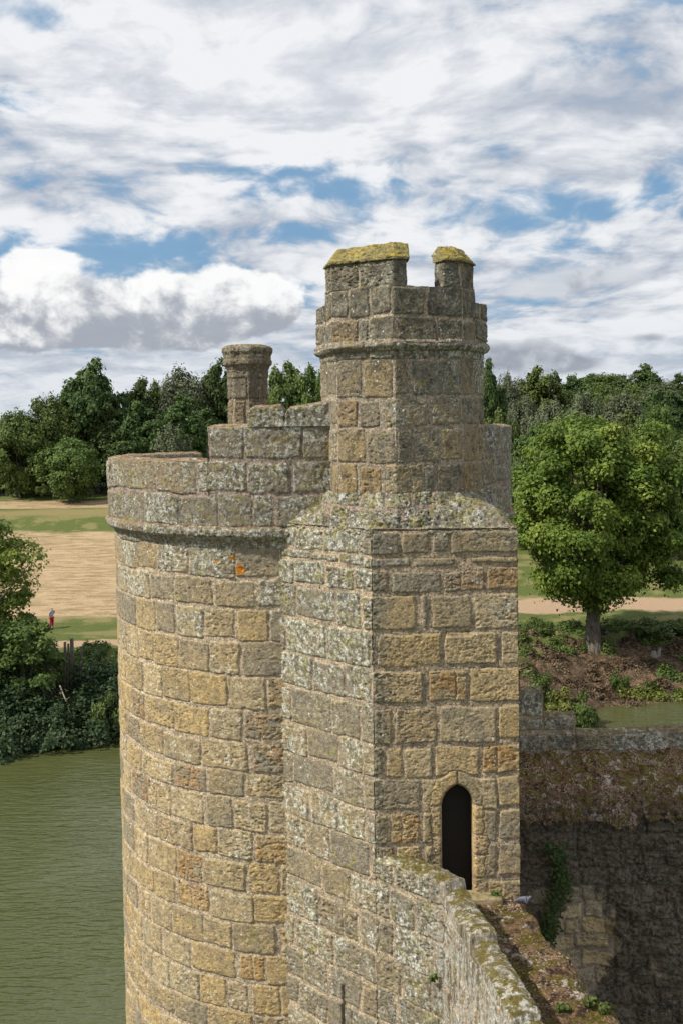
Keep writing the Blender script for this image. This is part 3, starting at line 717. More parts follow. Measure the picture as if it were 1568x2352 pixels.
# walkway: lumpy mossy rubble
def rubble_mat(name, dk):
    m, t, p, o = new_mat(name)
    pos = t.node('ShaderNodeNewGeometry').outputs['Position']; py = t.sep(pos)[1]
    n1_ = t.noise(pos, 1.3, 6, .65); n2_ = t.noise(pos, 6, 7, .72); n3_ = t.noise(pos, 24, 5, .75); v1 = t.vor(pos, 13); n0_ = t.noise(pos, 3.1, 6, .65)
    c = t.mix(t.ss(n2_, .38, .58), (.045, .028, .016), (.20, .125, .07))
    c = t.mix(t.m('MULTIPLY', t.ss(n0_, .46, .56), .9), c, t.mix(n3_, (.05, .05, .008), (.17, .125, .022)))
    c = t.mix(t.m('MULTIPLY', t.ss(t.m('ADD', t.m('MULTIPLY', n3_, .6), t.m('MULTIPLY', n1_, .4)), .54, .59), .85), c, (.42, .32, .26))
    c = t.mix(t.m('MULTIPLY', t.ss(t.noise(t.vm('ADD', pos, (4, 4, 4)), 3.2, 6, .65), .58, .63), .85), c, (.40, .36, .31))
    if dk: 
        f = t.m('ADD', t.ss(py, 25.9, 24.9, 0, .45), t.m('MULTIPLY', t.m('SUBTRACT', n2_, .5), 2.5), clamp=True)
        c = t.mix(t.m('MULTIPLY', f, .92), c, t.mix(t.ss(n3_, .4, .62), (.016, .013, .011), (.10, .085, .07)))
    c = t.vm('SCALE', c, sc=t.m('MAXIMUM', t.m('ADD', t.m('MULTIPLY', t.m('SUBTRACT', n3_, .5), 3.0), 1.7 if dk else 1.15), .2))
    t.put(p.inputs['Base Color'], c)
    t.put(p.inputs['Normal'], t.bump(t.m('ADD', t.m('MULTIPLY', n3_, .7), t.m('ADD', n2_, t.m('MULTIPLY', v1, .5))), 1.0, .06))
    return m
M_RUB2 = rubble_mat('blackened_mossy_rubble', True); m = rubble_mat('mossy_rubble', False)
M_RUB = m
def rubble_sheet(name, P00, P10, P01, P11, zf, n0, n1, parent, mat=M_RUB, amp=.07, drop0=0.0, drop1=0.0, rag=.12):
    """bilinear quad; second index edge droops"""
    s = np.linspace(0, 1, n0)[:, None]; r = np.linspace(0, 1, n1)[None]
    X = (P00[0] * (1 - s) + P10[0] * s) * (1 - r) + (P01[0] * (1 - s) + P11[0] * s) * r
    Y = (P00[1] * (1 - s) + P10[1] * s) * (1 - r) + (P01[1] * (1 - s) + P11[1] * s) * r
    Z = zf(s, r) + 0 * X
    Z = Z + amp * fbm((X, Y, Z * 0), 2.2, 5, 91, .6) + amp * .5 * np.clip(fbm((X, Y, Z * 0 + 5), 7, 3, 92), 0, 1)
    G = np.stack([X, Y, Z], -1).astype(np.float32)
    N = grid_normals(G); 
    if N[..., 2].mean() < 0: N = -N; fl = True
    else: fl = False
    G = G + N * (.05 * fbm((G[..., 0], G[..., 1], G[..., 2]), 6, 4, 93, .6))[..., None]
    return mesh_obj(name, G.reshape(-1, 3), grid_faces(n0, n1, fl), mat, parent)
w0 = A + np.array([.25, .05]); w_in = Pw - nW * (tw - .05)
wz = 10.22
def walk_z(s, r):
    edge = np.clip((r - .86 - .05 * np.sin(s * 40) - .03 * np.sin(s * 97 + 1)) / .14, 0, 1)
    return wz - .25 * edge - 9.0 * np.clip((r - .965) / .035, 0, 1) + .12 * sstep(.3, .0, r) 
w_start = np.array([1.0, 19.25]); 
rubble_sheet('walkway', (1.35, 19.06), (1.95 + .16 * 10 + .1, 8.0), (3.25 + .05, 19.06), (3.25 + .19 * 11.0 + .1, 8.0), walk_z, 620, 150, near)
# threshold stone at the door
def block(name, cx, cy, cz, sx, sy, sz, mat, parent, rotz=0, seed=0, rough=.9, n=22):
    """one rounded weathered stone: spherified cube with noise"""
    vs = []; fs = []
    base_i = 0
    for ax in range(3):
        for sg in (-1, 1):
            g1, g2 = np.meshgrid(np.linspace(-1, 1, n), np.linspace(-1, 1, n), indexing='ij')
            P_ = np.zeros((n, n, 3)); P_[..., ax] = sg; P_[..., (ax + 1) % 3] = g1; P_[..., (ax + 2) % 3] = g2
            vs.append(P_.reshape(-1, 3)); f = grid_faces(n, n, sg < 0) + base_i; fs.append(f); base_i += n * n
    V = np.concatenate(vs); Fq = np.concatenate(fs)
    l6 = (np.abs(V) ** 9).sum(1) ** (1 / 9.0); D_ = V / l6[:, None]
    V = D_ * np.array([sx, sy, sz]) / 2
    V = V + np.array([cx, cy, cz])
    nn_ = D_ / np.linalg.norm(D_, axis=1, keepdims=True)
    V = V + nn_ * ((.02 * fbm(V.T, 4, 3, seed) + .012 * fbm(V.T, 16, 3, seed + 3)) * rough)[:, None]
    if rotz:
        c_, s_ = math.cos(rotz), math.sin(rotz); X = V[:, 0] - cx; Y = V[:, 1] - cy
        V = np.stack([cx + X * c_ - Y * s_, cy + X * s_ + Y * c_, V[:, 2]], -1)
    r_ = _h(np.array([seed]), np.array([1]), np.array([2]), 3)[0]
    col = np.tile(np.array([[1, r_, 1 - r_, .5]], np.float32), (len(V), 1))
    return mesh_obj(name, V, Fq, mat, parent, True, {'blk': col})
block('threshold', 2.28, 18.93, 10.27, 1.1, .42, .16, M_FACE, tower, seed=4)
# low broken rubble where the parapet meets the front face
block('broken_stone', .98, 18.82, 10.98, .42, .30, .22, M_CREST, near, rotz=-.6, seed=12)
block('broken_stone', 1.28, 18.62, 10.93, .34, .34, .22, M_CREST, near, rotz=-.5, seed=15)

# ------------------------------------------------------------------ far curtain wall
far = empty('curtain_wall', (12, 26.5, 0), 'black-stained ruined curtain wall behind the tower, its mossy top running right towards the moat', 'wall')
xf0, xf1 = 2.2, 20.0
zsB = [-.5] + [round(.25 + .42 * k, 3) for k in range(26)]
lbk = Layout(zsB, -2, 25, (.22, .95), 71, mort=(.006, .03), jit=.09)
xs = lin(xf0, xf1, .022); zz = lin(1.5, 9.62, .022)
G = np.zeros((len(xs), len(zz), 3), np.float32); G[..., 0] = xs[:, None]; G[..., 1] = 24.75; G[..., 2] = zz[None]
ftz = 9.66 + .28 * fbm((xs, xs * 0, xs * 0), 1.1, 4, 89, .65)
G[..., 2] = 1.5 + (G[..., 2] - 1.5) * ((ftz - 1.5) / 8.12)[:, None]
bulge = .30 * fbm((G[..., 0], G[..., 2], G[..., 2] * 0), .55, 3, 14) + .10 * fbm((G[..., 0], G[..., 2], G[..., 2] * 0), 2.3, 3, 15)
recess = -.30 * np.exp(-(((G[..., 0] - 5.75) / .75) ** 4) - ((G[..., 2] - 6.5) / 1.2) ** 4)
masonry('inner_face', G, np.repeat(xs[:, None], len(zz), 1), M_BLACK, far, lbk, extra=bulge + recess, rough=2.0, joint=.04)
def far_top(s, r):
    return 9.62 + .80 * r ** .8 + .08 * s - (.10 + .9 * np.abs(fbm((s * 16 + r * 0, r * 2 + s * 0, s * 0 + r * 0), 1.6, 4, 88, .6))) * (1 - r) ** 3
rubble_sheet('ruined_top', (xf0, 24.60), (xf1, 24.60), (xf0, 27.1), (xf1, 27.1), far_top, 900, 170, far, mat=M_RUB2, amp=.30)
# parapet of the far wall
xs = np.array(sorted(list(lin(xf0, xf1, .022)) + [5.17, 5.172, 6.01, 6.012]))
def ftop(x):
    z = np.where(x < 5.171, 12.02, np.where(x < 6.011, 11.34, 10.90 - .05 * np.exp(-((x - 7.2) / .8) ** 2) + .02 * (x - 6)))
    return z + .05 * fbm((x, x * 0, x * 0), 2.0, 4, 6)
zt = ftop(xs); k1, k2, k3 = 90, 30, 60
O = np.concatenate([np.zeros(k1), np.linspace(0, .55, k2 + 1)[1:], np.full(k3, .55)])
G = np.zeros((len(xs), k1 + k2 + k3, 3), np.float32)
G[..., 0] = xs[:, None]; G[..., 1] = 26.95 + O[None]
Z = np.concatenate([np.linspace(0, 1, k1), np.ones(k2), np.linspace(1, -9, k3)])
G[..., 2] = np.where(Z[None] > 0, 9.9 + (zt[:, None] - 9.9) * Z[None], 9.9 + Z[None] * 1.1) + np.concatenate([np.zeros(k1), .06 * np.sin(np.linspace(0, math.pi, k2)), np.zeros(k3)])[None]
lfp = Layout([9.2, 9.8, 10.42, 10.95, 11.35, 12.3], -2, 25, (.5, 1.0), 73, {3: [5.17, 6.01], 4: [4.3, 5.17], 2: [4.5, 5.3, 6.01]}, mort=(.008, .02))
M_FPAR = stone_mat('dark_lichened_parapet', ochre=.2, lichen=.75, dark=.45, black=.12, bright=1.35, yellow=.3, top=(.22, .165, .07), top_amt=.9)
masonry('parapet', G, np.repeat(xs[:, None], G.shape[1], 1), M_FPAR, far, lfp, rough=1.5)

# ------------------------------------------------------------------ terrain & water
def shore_y(x):
    xs_ = [-200, -60, -25, -16, -8, 0, 10, 12.4, 15.2, 17.3, 22.4, 40, 200]; ys_ = [50, 55, 58.6, 62.6, 64, 63.5, 62.5, 62.9, 66.2, 69.2, 70.4, 69.0, 65]
    return np.interp(x, xs_, ys_) + .5 * fbm((x, x * 0, x * 0), .35, 3, 8)
def ground_z(x, y):
    s = shore_y(x); d = y - s
    bw = np.interp(x, [-30, -10, 10, 20], [14.5, 14, 14, 13.5])
    t_ = np.clip(d / bw, 0, 1)
    z = 3.0 * (1 - (1 - t_) ** 1.6)
    right = sstep(-10, 40, x)
    z = z + np.maximum(np.minimum(y, 420) - np.interp(x, [-20, 20], [84, 97]), 0) * (.059 * (1 - right) + .074 * right) * 1.0
    
    bank = sstep(135, 141, y) * (1 - sstep(150, 156, y)) * (1 - sstep(-25, 0, x))
    z = z + bank * .9
    rough = sstep(0, 3, d) * (1 - sstep(bw - 1, bw + 2, d))
    z = z + rough * (.55 * fbm((x, y, x * 0), .45, 4, 23, .6) + .34 * fbm((x, y, x * 0), 1.9, 3, 24, .6))
    z = z + .10 * fbm((x, y, x * 0), .12, 3, 25)
    z = np.where(d < 0, np.maximum(d * .5, -2.5), z)
    return z
def axis_pts(segs):
    a = []
    for lo, hi, st in segs: a += list(np.arange(lo, hi, st))
    return np.array(a + [segs[-1][1]])
gx = axis_pts([(-1500, -300, 60), (-300, -60, 6), (-60, -28, .8), (-28, 30, .22), (30, 70, .9), (70, 300, 6), (300, 1500, 60)])
gy = axis_pts([(60, 100, .22), (100, 200, .6), (200, 460, 3), (460, 3000, 60)])
X, Y = np.meshgrid(gx, gy, indexing='ij'); Zg = ground_z(X.ravel(), Y.ravel()).reshape(X.shape)
hay = (1 - sstep(-4, 6, X)) * sstep(82.5, 84, Y + .8 * fbm((X, Y, X * 0), .3, 2, 2)) * (1 - sstep(134, 135, Y)) 
Zg = Zg + hay * .10 * np.clip(fbm((X * .35 + Y * .05, Y, X * 0), .8, 4, 26, .6), -.3, 1) * 1.6
G = np.stack([X, Y, Zg], -1).astype(np.float32)
m, t, p, o = new_mat('field_and_bank')
pos = t.node('ShaderNodeNewGeometry').outputs['Position']; px, py, pz = t.sep(pos)
n1_ = t.noise(pos, .35, 5, .6); n2_ = t.noise(pos, 2.2, 6, .65); n3_ = t.noise(pos, 9, 4, .7)
npp = t.noise(pos, .16, 3)
st_ = t.noise(t.vm('ADD', t.vm('MULTIPLY', pos, (.28, .95, .3)), t.vm('SCALE', t.noise(pos, .25, 3, color=True), sc=.7)), 1.3, 8, .72)
grass = t.mix(n2_, (.055, .085, .018), (.15, .17, .045)); grass = t.mix(t.ss(n1_, .48, .62), grass, (.21, .19, .075))
hayc = t.mix(t.ss(st_, .36, .60), (.27, .20, .10), (.52, .385, .235)); hayc = t.mix(t.ss(n3_, .52, .38, 0, .6), hayc, (.24, .16, .08))
hayc = t.mix(t.ss(st_, .40, .30), hayc, (.17, .15, .05))
sand = t.mix(n3_, (.36, .25, .16), (.48, .34, .22))
earth = t.mix(t.ss(n2_, .35, .65), (.035, .022, .013), (.19, .12, .072)); earth = t.mix(t.m('MULTIPLY', t.ss(n3_, .55, .62), .6), earth, (.34, .26, .18)); earth = t.mix(t.ss(n3_, .47, .40), earth, (.03, .024, .012))
wob = t.m('ADD', py, t.m('MULTIPLY', t.m('SUBTRACT', npp, .5), 7.0)); wob = t.m('ADD', wob, t.m('MULTIPLY', t.m('SUBTRACT', n2_, .5), 2.0))
isL = t.ss(px, 6.0, -4.0)
def band(v, a, b, w=.8): return t.m('MULTIPLY', t.ss(v, a - w, a + w), t.ss(v, b + w, b - w))
c = grass
c = t.mix(t.m('MULTIPLY', isL, band(wob, 87.0, 134.0, 1.4)), c, hayc)
c = t.mix(t.m('MULTIPLY', isL, band(wob, 155.0, 166.0, .9)), c, hayc)
c = t.mix(t.m('MULTIPLY', isL, band(wob, 142.0, 149.0, 2)), c, (.24, .20, .08))
c = t.mix(t.m('MULTIPLY', isL, band(wob, 76.8, 79.6, .3)), c, sand)
c = t.mix(t.m('MULTIPLY', t.m('SUBTRACT', 1.0, isL), band(wob, 88.2, 95.0, .5)), c, sand)
fh = t.m('MULTIPLY', t.ss(py, 330, 335), t.ss(px, 96, 104)); c = t.mix(fh, c, (.44, .30, .13))
bk = t.m('MULTIPLY', t.ss(pz, 2.75, 2.2), t.ss(py, 84.0, 83.0)); bk = t.m('MULTIPLY', bk, t.ss(n2_, .30, .42))
c = t.mix(bk, c, earth)
t.put(p.inputs['Base Color'], c)
t.put(p.inputs['Normal'], t.bump(t.m('ADD', n3_, t.m('MULTIPLY', n2_, 1.2)), .9, .12))
g_o = mesh_obj('ground', G.reshape(-1, 3), grid_faces(len(gx), len(gy), False), m); tag(g_o, kind='structure')
m_g = m
# courtyard
m, t, p, o = new_mat('courtyard_grass'); pos = t.node('ShaderNodeNewGeometry').outputs['Position']
t.put(p.inputs['Base Color'], t.mix(t.noise(pos, 2, 5), (.05, .07, .02), (.13, .13, .05)))
cy_ = [(3.6, 23.5), (4.2, 2), (40, 2), (40, 24.6), (3.6, 24.6)]
tag(mesh_obj('courtyard', [(x, y, 3.0) for x, y in cy_], [list(range(5))], m), kind='structure')
# water
m, t, p, o = new_mat('moat_water'); pos = t.node('ShaderNodeNewGeometry').outputs['Position']
t.put(p.inputs['Base Color'], t.mix(t.noise(pos, .15, 3), (.060, .070, .022), (.085, .095, .034)))
p.inputs['Roughness'].default_value = .07; p.inputs['IOR'].default_value = 1.36; p.inputs['Specular IOR Level'].default_value = .7
w1 = t.noise(t.vm('MULTIPLY', pos, (.35, 1.25, 1)), 2.2, 2, .4, .8); w2 = t.noise(t.vm('MULTIPLY', pos, (.5, 2.0, 1)), 4.2, 2, .5, .5)
rp = t.ss(t.noise(pos, .07, 2), .35, .6, .35, 1.0)
t.put(p.inputs['Normal'], t.bump(t.m('MULTIPLY', t.m('ADD', w1, t.m('MULTIPLY', w2, .35)), rp), .45, .45))
tag(mesh_obj('water', [(-300, -60, 0), (300, -60, 0), (300, 90, 0), (-300, 90, 0)], [[0, 1, 2, 3]], m, smooth=False), kind='structure')

# ------------------------------------------------------------------ foliage
def leaf_mat(name, c0, c1, c2, trans=.25):
    m, t, p, o = new_mat(name)
    at = t.node('ShaderNodeAttribute', attribute_name='lv').outputs['Fac']
    oi = t.node('ShaderNodeObjectInfo').outputs['Random']
    c = t.mix(t.ss(at, .0, .6), c0, c1); c = t.mix(t.ss(at, .72, 1.0), c, c2)
    hs = t.node('ShaderNodeHueSaturation'); t.put(hs.inputs['Color'], c); t.put(hs.inputs['Value'], t.m('ADD', t.m('MULTIPLY', oi, .35), .82))
    t.put(hs.inputs['Hue'], t.m('ADD', t.m('MULTIPLY', oi, .022), .489))
    t.put(p.inputs['Base Color'], hs.outputs[0]); p.inputs['Roughness'].default_value = .62; p.inputs['Specular IOR Level'].default_value = .3
    tr = t.node('ShaderNodeBsdfTranslucent'); t.put(tr.inputs[0], hs.outputs[0])
    mx = t.node('ShaderNodeMixShader'); mx.inputs[0].default_value = trans
    t.l.new(p.outputs[0], mx.inputs[1]); t.l.new(tr.outputs[0], mx.inputs[2]); t.l.new(mx.outputs[0], o.inputs[0])
    return m
L_OAK = leaf_mat('oak_leaves', (.055, .10, .014), (.155, .22, .030), (.35, .39, .08), .3)
L_DARK = leaf_mat('dark_leaves', (.036, .068, .018), (.080, .13, .032), (.15, .20, .055))
L_MID = leaf_mat('green_leaves', (.05, .085, .018), (.11, .16, .034), (.20, .25, .065))
L_GREY = leaf_mat('willow_leaves', (.075, .095, .048), (.145, .17, .09), (.23, .25, .155))
L_YEL = leaf_mat('yellow_green_leaves', (.08, .10, .018), (.18, .20, .04), (.32, .30, .09))
m, t, p, o = new_mat('bark'); pos = t.node('ShaderNodeNewGeometry').outputs['Position']
nb = t.noise(t.vm('MULTIPLY', pos, (1, 1, .22)), 12, 6, .65)
t.put(p.inputs['Base Color'], t.mix(t.ss(nb, .3, .7), (.055, .045, .035), (.20, .175, .14))); t.put(p.inputs['Normal'], t.bump(nb, 1, .05)); M_BARK = m
m, t, p, o = new_mat('dead_wood'); pos = t.node('ShaderNodeNewGeometry').outputs['Position']
t.put(p.inputs['Base Color'], t.mix(t.noise(pos, 9, 5), (.12, .10, .08), (.38, .34, .29))); M_DEAD = m

def rand_dirs(n, rng):
    v = rng.normal(size=(n, 3)); return v / np.linalg.norm(v, axis=1, keepdims=True)
def leaf_arrays(cent, nrm, size, rng, lv, droop=0.0, asp=1.35):
    n = len(cent); a = rand_dirs(n, rng); a[:, 2] -= droop
    t1_ = np.cross(nrm, a); t1_ /= np.maximum(np.linalg.norm(t1_, axis=1, keepdims=True), 1e-6); t2_ = np.cross(nrm, t1_)
    s = size[:, None]
    if droop: t1_, t2_ = t2_, t1_
    p0 = cent - t1_ * s * asp * .5; p1 = cent + t2_ * s * .42 + nrm * s * .08; p2 = cent + t1_ * s * asp * .5; p3 = cent - t2_ * s * .42 + nrm * s * .08
    V = np.stack([p0, p1, p2, p3], 1).reshape(-1, 3); F = np.arange(4 * n).reshape(-1, 4)
    return V, F, np.repeat(lv, 4)
def tube(pts, rads, n=8, knob=0.0):
    pts = [np.array(p_, float) for p_ in pts]; V = []; F = []
    for i, (p_, r_) in enumerate(zip(pts, rads)):
        d = pts[min(i + 1, len(pts) - 1)] - pts[max(i - 1, 0)]; d /= max(np.linalg.norm(d), 1e-6)
        a = np.cross(d, [0.3, 1, .1]); a /= max(np.linalg.norm(a), 1e-6); b_ = np.cross(d, a)
        for k in range(n):
            t_ = 2 * math.pi * k / n; rr = r_ * (1 + knob * math.sin(3 * t_ + i) + knob * .6 * math.sin(5 * t_ + 2 * i)); V.append(p_ + rr * (a * math.cos(t_) + b_ * math.sin(t_)))
    for i in range(len(pts) - 1):
        for k in range(n): F.append([i * n + k, i * n + (k + 1) % n, (i + 1) * n + (k + 1) % n, (i + 1) * n + k])
    F.append(list(range(n))[::-1]); F.append([(len(pts) - 1) * n + k for k in range(n)])
    return V, F
def join(parts):
    V = []; F = []
    for v, f in parts:
        o_ = len(V); V += [tuple(x) for x in v]; F += [[i + o_ for i in q_] for q_ in f]
    return V, F
def make_tree(name, H, rad, crown_base, n_cl, per, leaf, mat, seed, trunk_r=.4, shape='round', droop=0.0, cl_r=(.9, 1.7), label=None, cat='tree', hole=0.0, flat=.8, limbs=9, trunk_n=10, roots=False):
    """root empty at origin, crown and trunk children; metres"""
    rng = np.random.default_rng(seed); rnd = random.Random(seed)
    root = empty(name, (0, 0, 0), label, cat)
    cz = (H + crown_base) / 2; hz_ = (H - crown_base) / 2
    cen = []
    k = 0
    while len(cen) < n_cl and k < n_cl * 60:
        k += 1
        d = rand_dirs(1, rng)[0]; rr = rng.uniform(.35, 1.0) ** .45
        prof = 1.0
        zrel = d[2] * rr
        if shape == 'oak': prof = 1.0 if zrel > -.5 else 1.05
        if shape == 'cone': prof = .55 + .45 * (1 - max(zrel, -1)) / 1.6
        if shape == 'dome': prof = 1.12 if zrel < 0 else 1.0
        lob = 1 + .16 * math.sin(3 * math.atan2(d[1], d[0]) + seed) + .10 * math.sin(5 * math.atan2(d[1], d[0]) + 2 * seed + 3 * d[2])
        c_ = np.array([d[0] * rr * rad * prof * lob, d[1] * rr * rad * prof * lob, cz + zrel * hz_ * (1 + .08 * math.sin(4 * math.atan2(d[1], d[0]) + seed))])
        if c_[2] < crown_base * .8: continue
        cen.append(c_)
    cen = np.array(cen); nC_ = len(cen)
    r_cl = rng.uniform(cl_r[0], cl_r[1], nC_)
    idx = rng.integers(0, nC_, nC_ * per); n = len(idx)
    d = rand_dirs(n, rng); d[:, 2] = np.where(d[:, 2] < -.25, d[:, 2] * rng.choice([-1, 1], n, p=[.6, .4]), d[:, 2])
    rr = rng.uniform(.25, 1.12, n) ** .5 * np.where(rng.uniform(size=n) < .22, rng.uniform(1, 1.45, n), 1) * (1 + .75 * fbm(((cen[idx] + d * 1.1)).T, 1.3, 3, seed))
    off = d * (r_cl[idx] * rr)[:, None]; off[:, 2] *= flat
    P_ = cen[idx] + off
    if droop: P_[:, 2] -= droop * rng.uniform(0, 1, n) ** 2 * r_cl[idx] * 1.4
    cdir = cen[idx] - np.array([0, 0, cz * .8]); cdir /= np.maximum(np.linalg.norm(cdir, axis=1, keepdims=True), 1e-6)
    nr = d * .8 + cdir * .35 + rand_dirs(n, rng) * .75 + np.array([0, 0, .35]); nr /= np.linalg.norm(nr, axis=1, keepdims=True)
    lv = np.clip(rng.uniform(0, 1, n) * .55 + .45 * rng.uniform(0, 1, nC_)[idx], 0, 1)
    V, Fq, lv4 = leaf_arrays(P_, nr, leaf * rng.uniform(.6, 1.3, n), rng, lv, droop)
    mesh_obj('crown', V, Fq, mat, root, False, {'lv': lv4})
    parts = []
    top = cz + .2 * hz_
    pts = [(0, 0, -.4), (0, 0, .3), (rnd.uniform(-.1, .1), rnd.uniform(-.1, .1), crown_base * .6), (rnd.uniform(-.3, .3), rnd.uniform(-.3, .3), crown_base + .25 * (cz - crown_base)), (rnd.uniform(-.5, .5), rnd.uniform(-.5, .5), top)]
    parts.append(tube(pts, [trunk_r * 1.35, trunk_r * 1.12, trunk_r, trunk_r * .8, trunk_r * .25], trunk_n, .05))
    order = np.argsort(cen[:, 2])[: max(limbs * 3, 1)]
    for j in rng.choice(nC_, min(limbs, nC_), replace=False):
        e = cen[j]; s_ = rnd.uniform(.75, 1.25); st = np.array([0, 0, min(crown_base * (s_ + .35), e[2] * .75 + .1)])
        mid = st * .5 + e * .5 + np.array([rnd.uniform(-.4, .4), rnd.uniform(-.4, .4), rnd.uniform(-.1, .5)])
        parts.append(tube([st, st * .75 + mid * .25, mid, e], [trunk_r * .42, trunk_r * .34, trunk_r * .2, trunk_r * .05], 6))
    if roots:
        for j in range(9):
            a_ = rnd.uniform(0, 6.28) if j > 5 else -2.4 + j * .45
            L_ = rnd.uniform(1.0, 2.0); dx_, dy_ = math.cos(a_), math.sin(a_)
            parts.append(tube([(dx_ * .35, dy_ * .35, 1.1), (dx_ * .62, dy_ * .62, .35), (dx_ * (.7 + L_ * .35), dy_ * (.7 + L_ * .35), -.35), (dx_ * (.8 + L_ * .8), dy_ * (.8 + L_ * .8), -1.15)], [.26, .17, .11, .03], 7, .1))
    v_, f_ = join(parts); mesh_obj('trunk', v_, f_, M_BARK, root)
    return root
def copy_tree(o):
    c = o.copy(); COL.objects.link(c)
    for ch in [x for x in bpy.data.objects if x.parent == o]:
        k = ch.copy(); COL.objects.link(k); k.parent = c
    return c
def px_xy(px, d): return (px - CX) / F_PX * d
PROTO = {}
def place(kind, px, ytop, d, width_px, label, group=None, sink=0.0, base=None):
    """kind prototype scaled so that its top shows at ytop and its width is width_px"""
    root0, H0, W0 = PROTO[kind]
    r = root0 if not root0.get('used') else copy_tree(root0)
    root0['used'] = True
    x = px_xy(px, d); hy = 980 - (px - CX) * .014
    zt_ = EYE + (hy - ytop) / F_PX * d; zb = float(ground_z(np.array([x]), np.array([float(d)]))[0]) - sink if base is None else base
    r.location = (x, d, zb); s = (zt_ - zb) / H0; sw = width_px / F_PX * d / W0
    r.scale = (sw, sw, s); r.rotation_euler = (0, 0, (px * .37 + d) % 6.28)
    r['label'] = label; r['category'] = 'tree' if 'bush' not in kind else 'bush'
    r.name = {'bush': 'bush', 'ybush': 'bush'}.get(kind, 'tree')
    if group: r['group'] = group
    elif 'group' in r: del r['group']
    return r
PROTO['dark'] = (make_tree('tree', 16, 6.2, 2.0, 120, 210, .50, L_DARK, 3, .4, 'dome'), 17, 14.2)
PROTO['dark2'] = (make_tree('tree', 16, 5.2, 1.5, 110, 210, .48, L_DARK, 13, .35, 'cone', cl_r=(.8, 1.5)), 17, 12)
PROTO['mid'] = (make_tree('tree', 14, 6.0, 1.5, 110, 210, .46, L_MID, 5, .35, 'round'), 15, 14)
PROTO['mid2'] = (make_tree('tree', 13, 6.0, 1.0, 90, 220, .42, L_MID, 15, .3, 'dome', cl_r=(1.1, 2.0)), 14.3, 14.5)
PROTO['grey'] = (make_tree('tree', 13, 4.8, 1.2, 90, 330, .36, L_GREY, 8, .28, 'round', droop=1.1, flat=1.2), 14.5, 12)
PROTO['bush'] = (make_tree('bush', 3.2, 1.9, .1, 26, 170, .26, L_MID, 9, .08, 'dome', cl_r=(.45, .8), limbs=5, cat='bush'), 3.7, 4.9)
PROTO['ybush'] = (make_tree('bush', 3.0, 1.7, .1, 22, 170, .24, L_YEL, 10, .07, 'dome', cl_r=(.4, .75), limbs=5, cat='bush'), 3.5, 4.6)
GL = 'trees along the far side of the hay field'; GR = 'trees on the wooded slope to the right'
for a in [(q_[0], q_[1], q_[2], q_[3] + (14 if q_[3] > 100 else 0), q_[4], q_[5]) for q_ in [('dark', 212, 828, 166, 170, 'tallest dark broad tree left of the tower, its dome above the hay field'),
          ('mid2', 120, 900, 160, 150, 'dark spreading tree just left of the tallest tree'),
          ('mid2', 45, 935, 156, 150, 'tree sloping down at the left edge of the photo'),
          ('dark', -40, 960, 162, 140, 'lowest leftmost tree cut by the photo edge'),
          ('dark2', 325, 870, 172, 120, 'dark narrow tree right of the tallest tree'),
          ('mid', 372, 868, 180, 100, 'dark tree top in the notch before the grey willow'),
          ('grey', 425, 828, 176, 150, 'grey-green willowy tree left of the chimney'),
          ('dark', 500, 828, 178, 130, 'dark tree directly behind the chimney'),
          ('dark2', 575, 850, 190, 120, 'dark tree half hidden behind the chimney cap'),
          ('mid', 660, 822, 185, 150, 'bright green tree between chimney and turret'),
          ('mid', 728, 830, 180, 110, 'green tree touching the left edge of the turret'),
          ('ybush', 712, 905, 90, 70, 'yellow-green treetop just above the parapet left of the turret'),
          ('mid2', 160, 1000, 150, 150, 'low leafy tree at the foot of the tallest tree'),
          ('dark2', 290, 985, 158, 120, 'shadowy tree filling the gap above the round parapet'),
          ('grey', 395, 960, 160, 110, 'low willow behind the round parapet')]]:
    place(*a, group=GL)
for a in [('dark', 1118, 828, 190, 90, 'dark tree touching the right edge of the turret'),
          ('grey', 1165, 842, 200, 80, 'thin half-bare tree right of the turret'),
          ('mid', 1245, 836, 205, 150, 'broad green tree standing highest right of the turret'),
          ('dark2', 1310, 862, 230, 110, 'tree right of the broad green one'),
          ('mid2', 1385, 855, 330, 150, 'far woodland crown on the skyline'),
          ('dark', 1350, 860, 330, 120, 'brownish far crown on the skyline'),
          ('dark', 1480, 838, 270, 130, 'big dark tree standing alone on the right skyline'),
          ('dark2', 1425, 862, 300, 90, 'skyline tree left of the big dark one'),
          ('dark2', 1556, 858, 290, 70, 'skyline tree at the right edge'),
          ('grey', 1200, 895, 170, 110, 'grey willow just right of the turret'),
          ('grey', 1265, 905, 165, 110, 'second grey willow on the slope'),
          ('grey', 1340, 885, 180, 110, 'pale drooping willow with bare twigs'),
          ('grey', 1430, 890, 190, 130, 'broad olive willow above the bright oak'),
          ('mid', 1150, 930, 150, 110, 'dark green tree beside the right parapet'),
          ('dark', 1230, 975, 140, 130, 'dark tree between parapet and oak'),
          ('mid2', 1512, 922, 170, 110, 'round olive tree below the brown field'),
          ('mid', 1440, 935, 130, 140, 'green tree with pale tips behind the oak top'),
          ('dark', 1475, 960, 118, 130, 'dark tree right behind the oak top'),
          ('mid', 1552, 985, 112, 190, 'leafy tree cut by the right edge beside the oak'),
          ('dark', 1610, 965, 116, 150, 'tree mostly outside the right edge of the photo'),
          ('bush', 1195, 1035, 120, 80, 'small bush by the parapet left of the oak')]:
    place(*a, group=GR)
_ord = ['first', 'second', 'third', 'fourth', 'fifth', 'sixth', 'seventh', 'eighth', 'ninth', 'tenth', 'eleventh', 'twelfth', 'thirteenth', 'fourteenth']
_rf = random.Random(11)
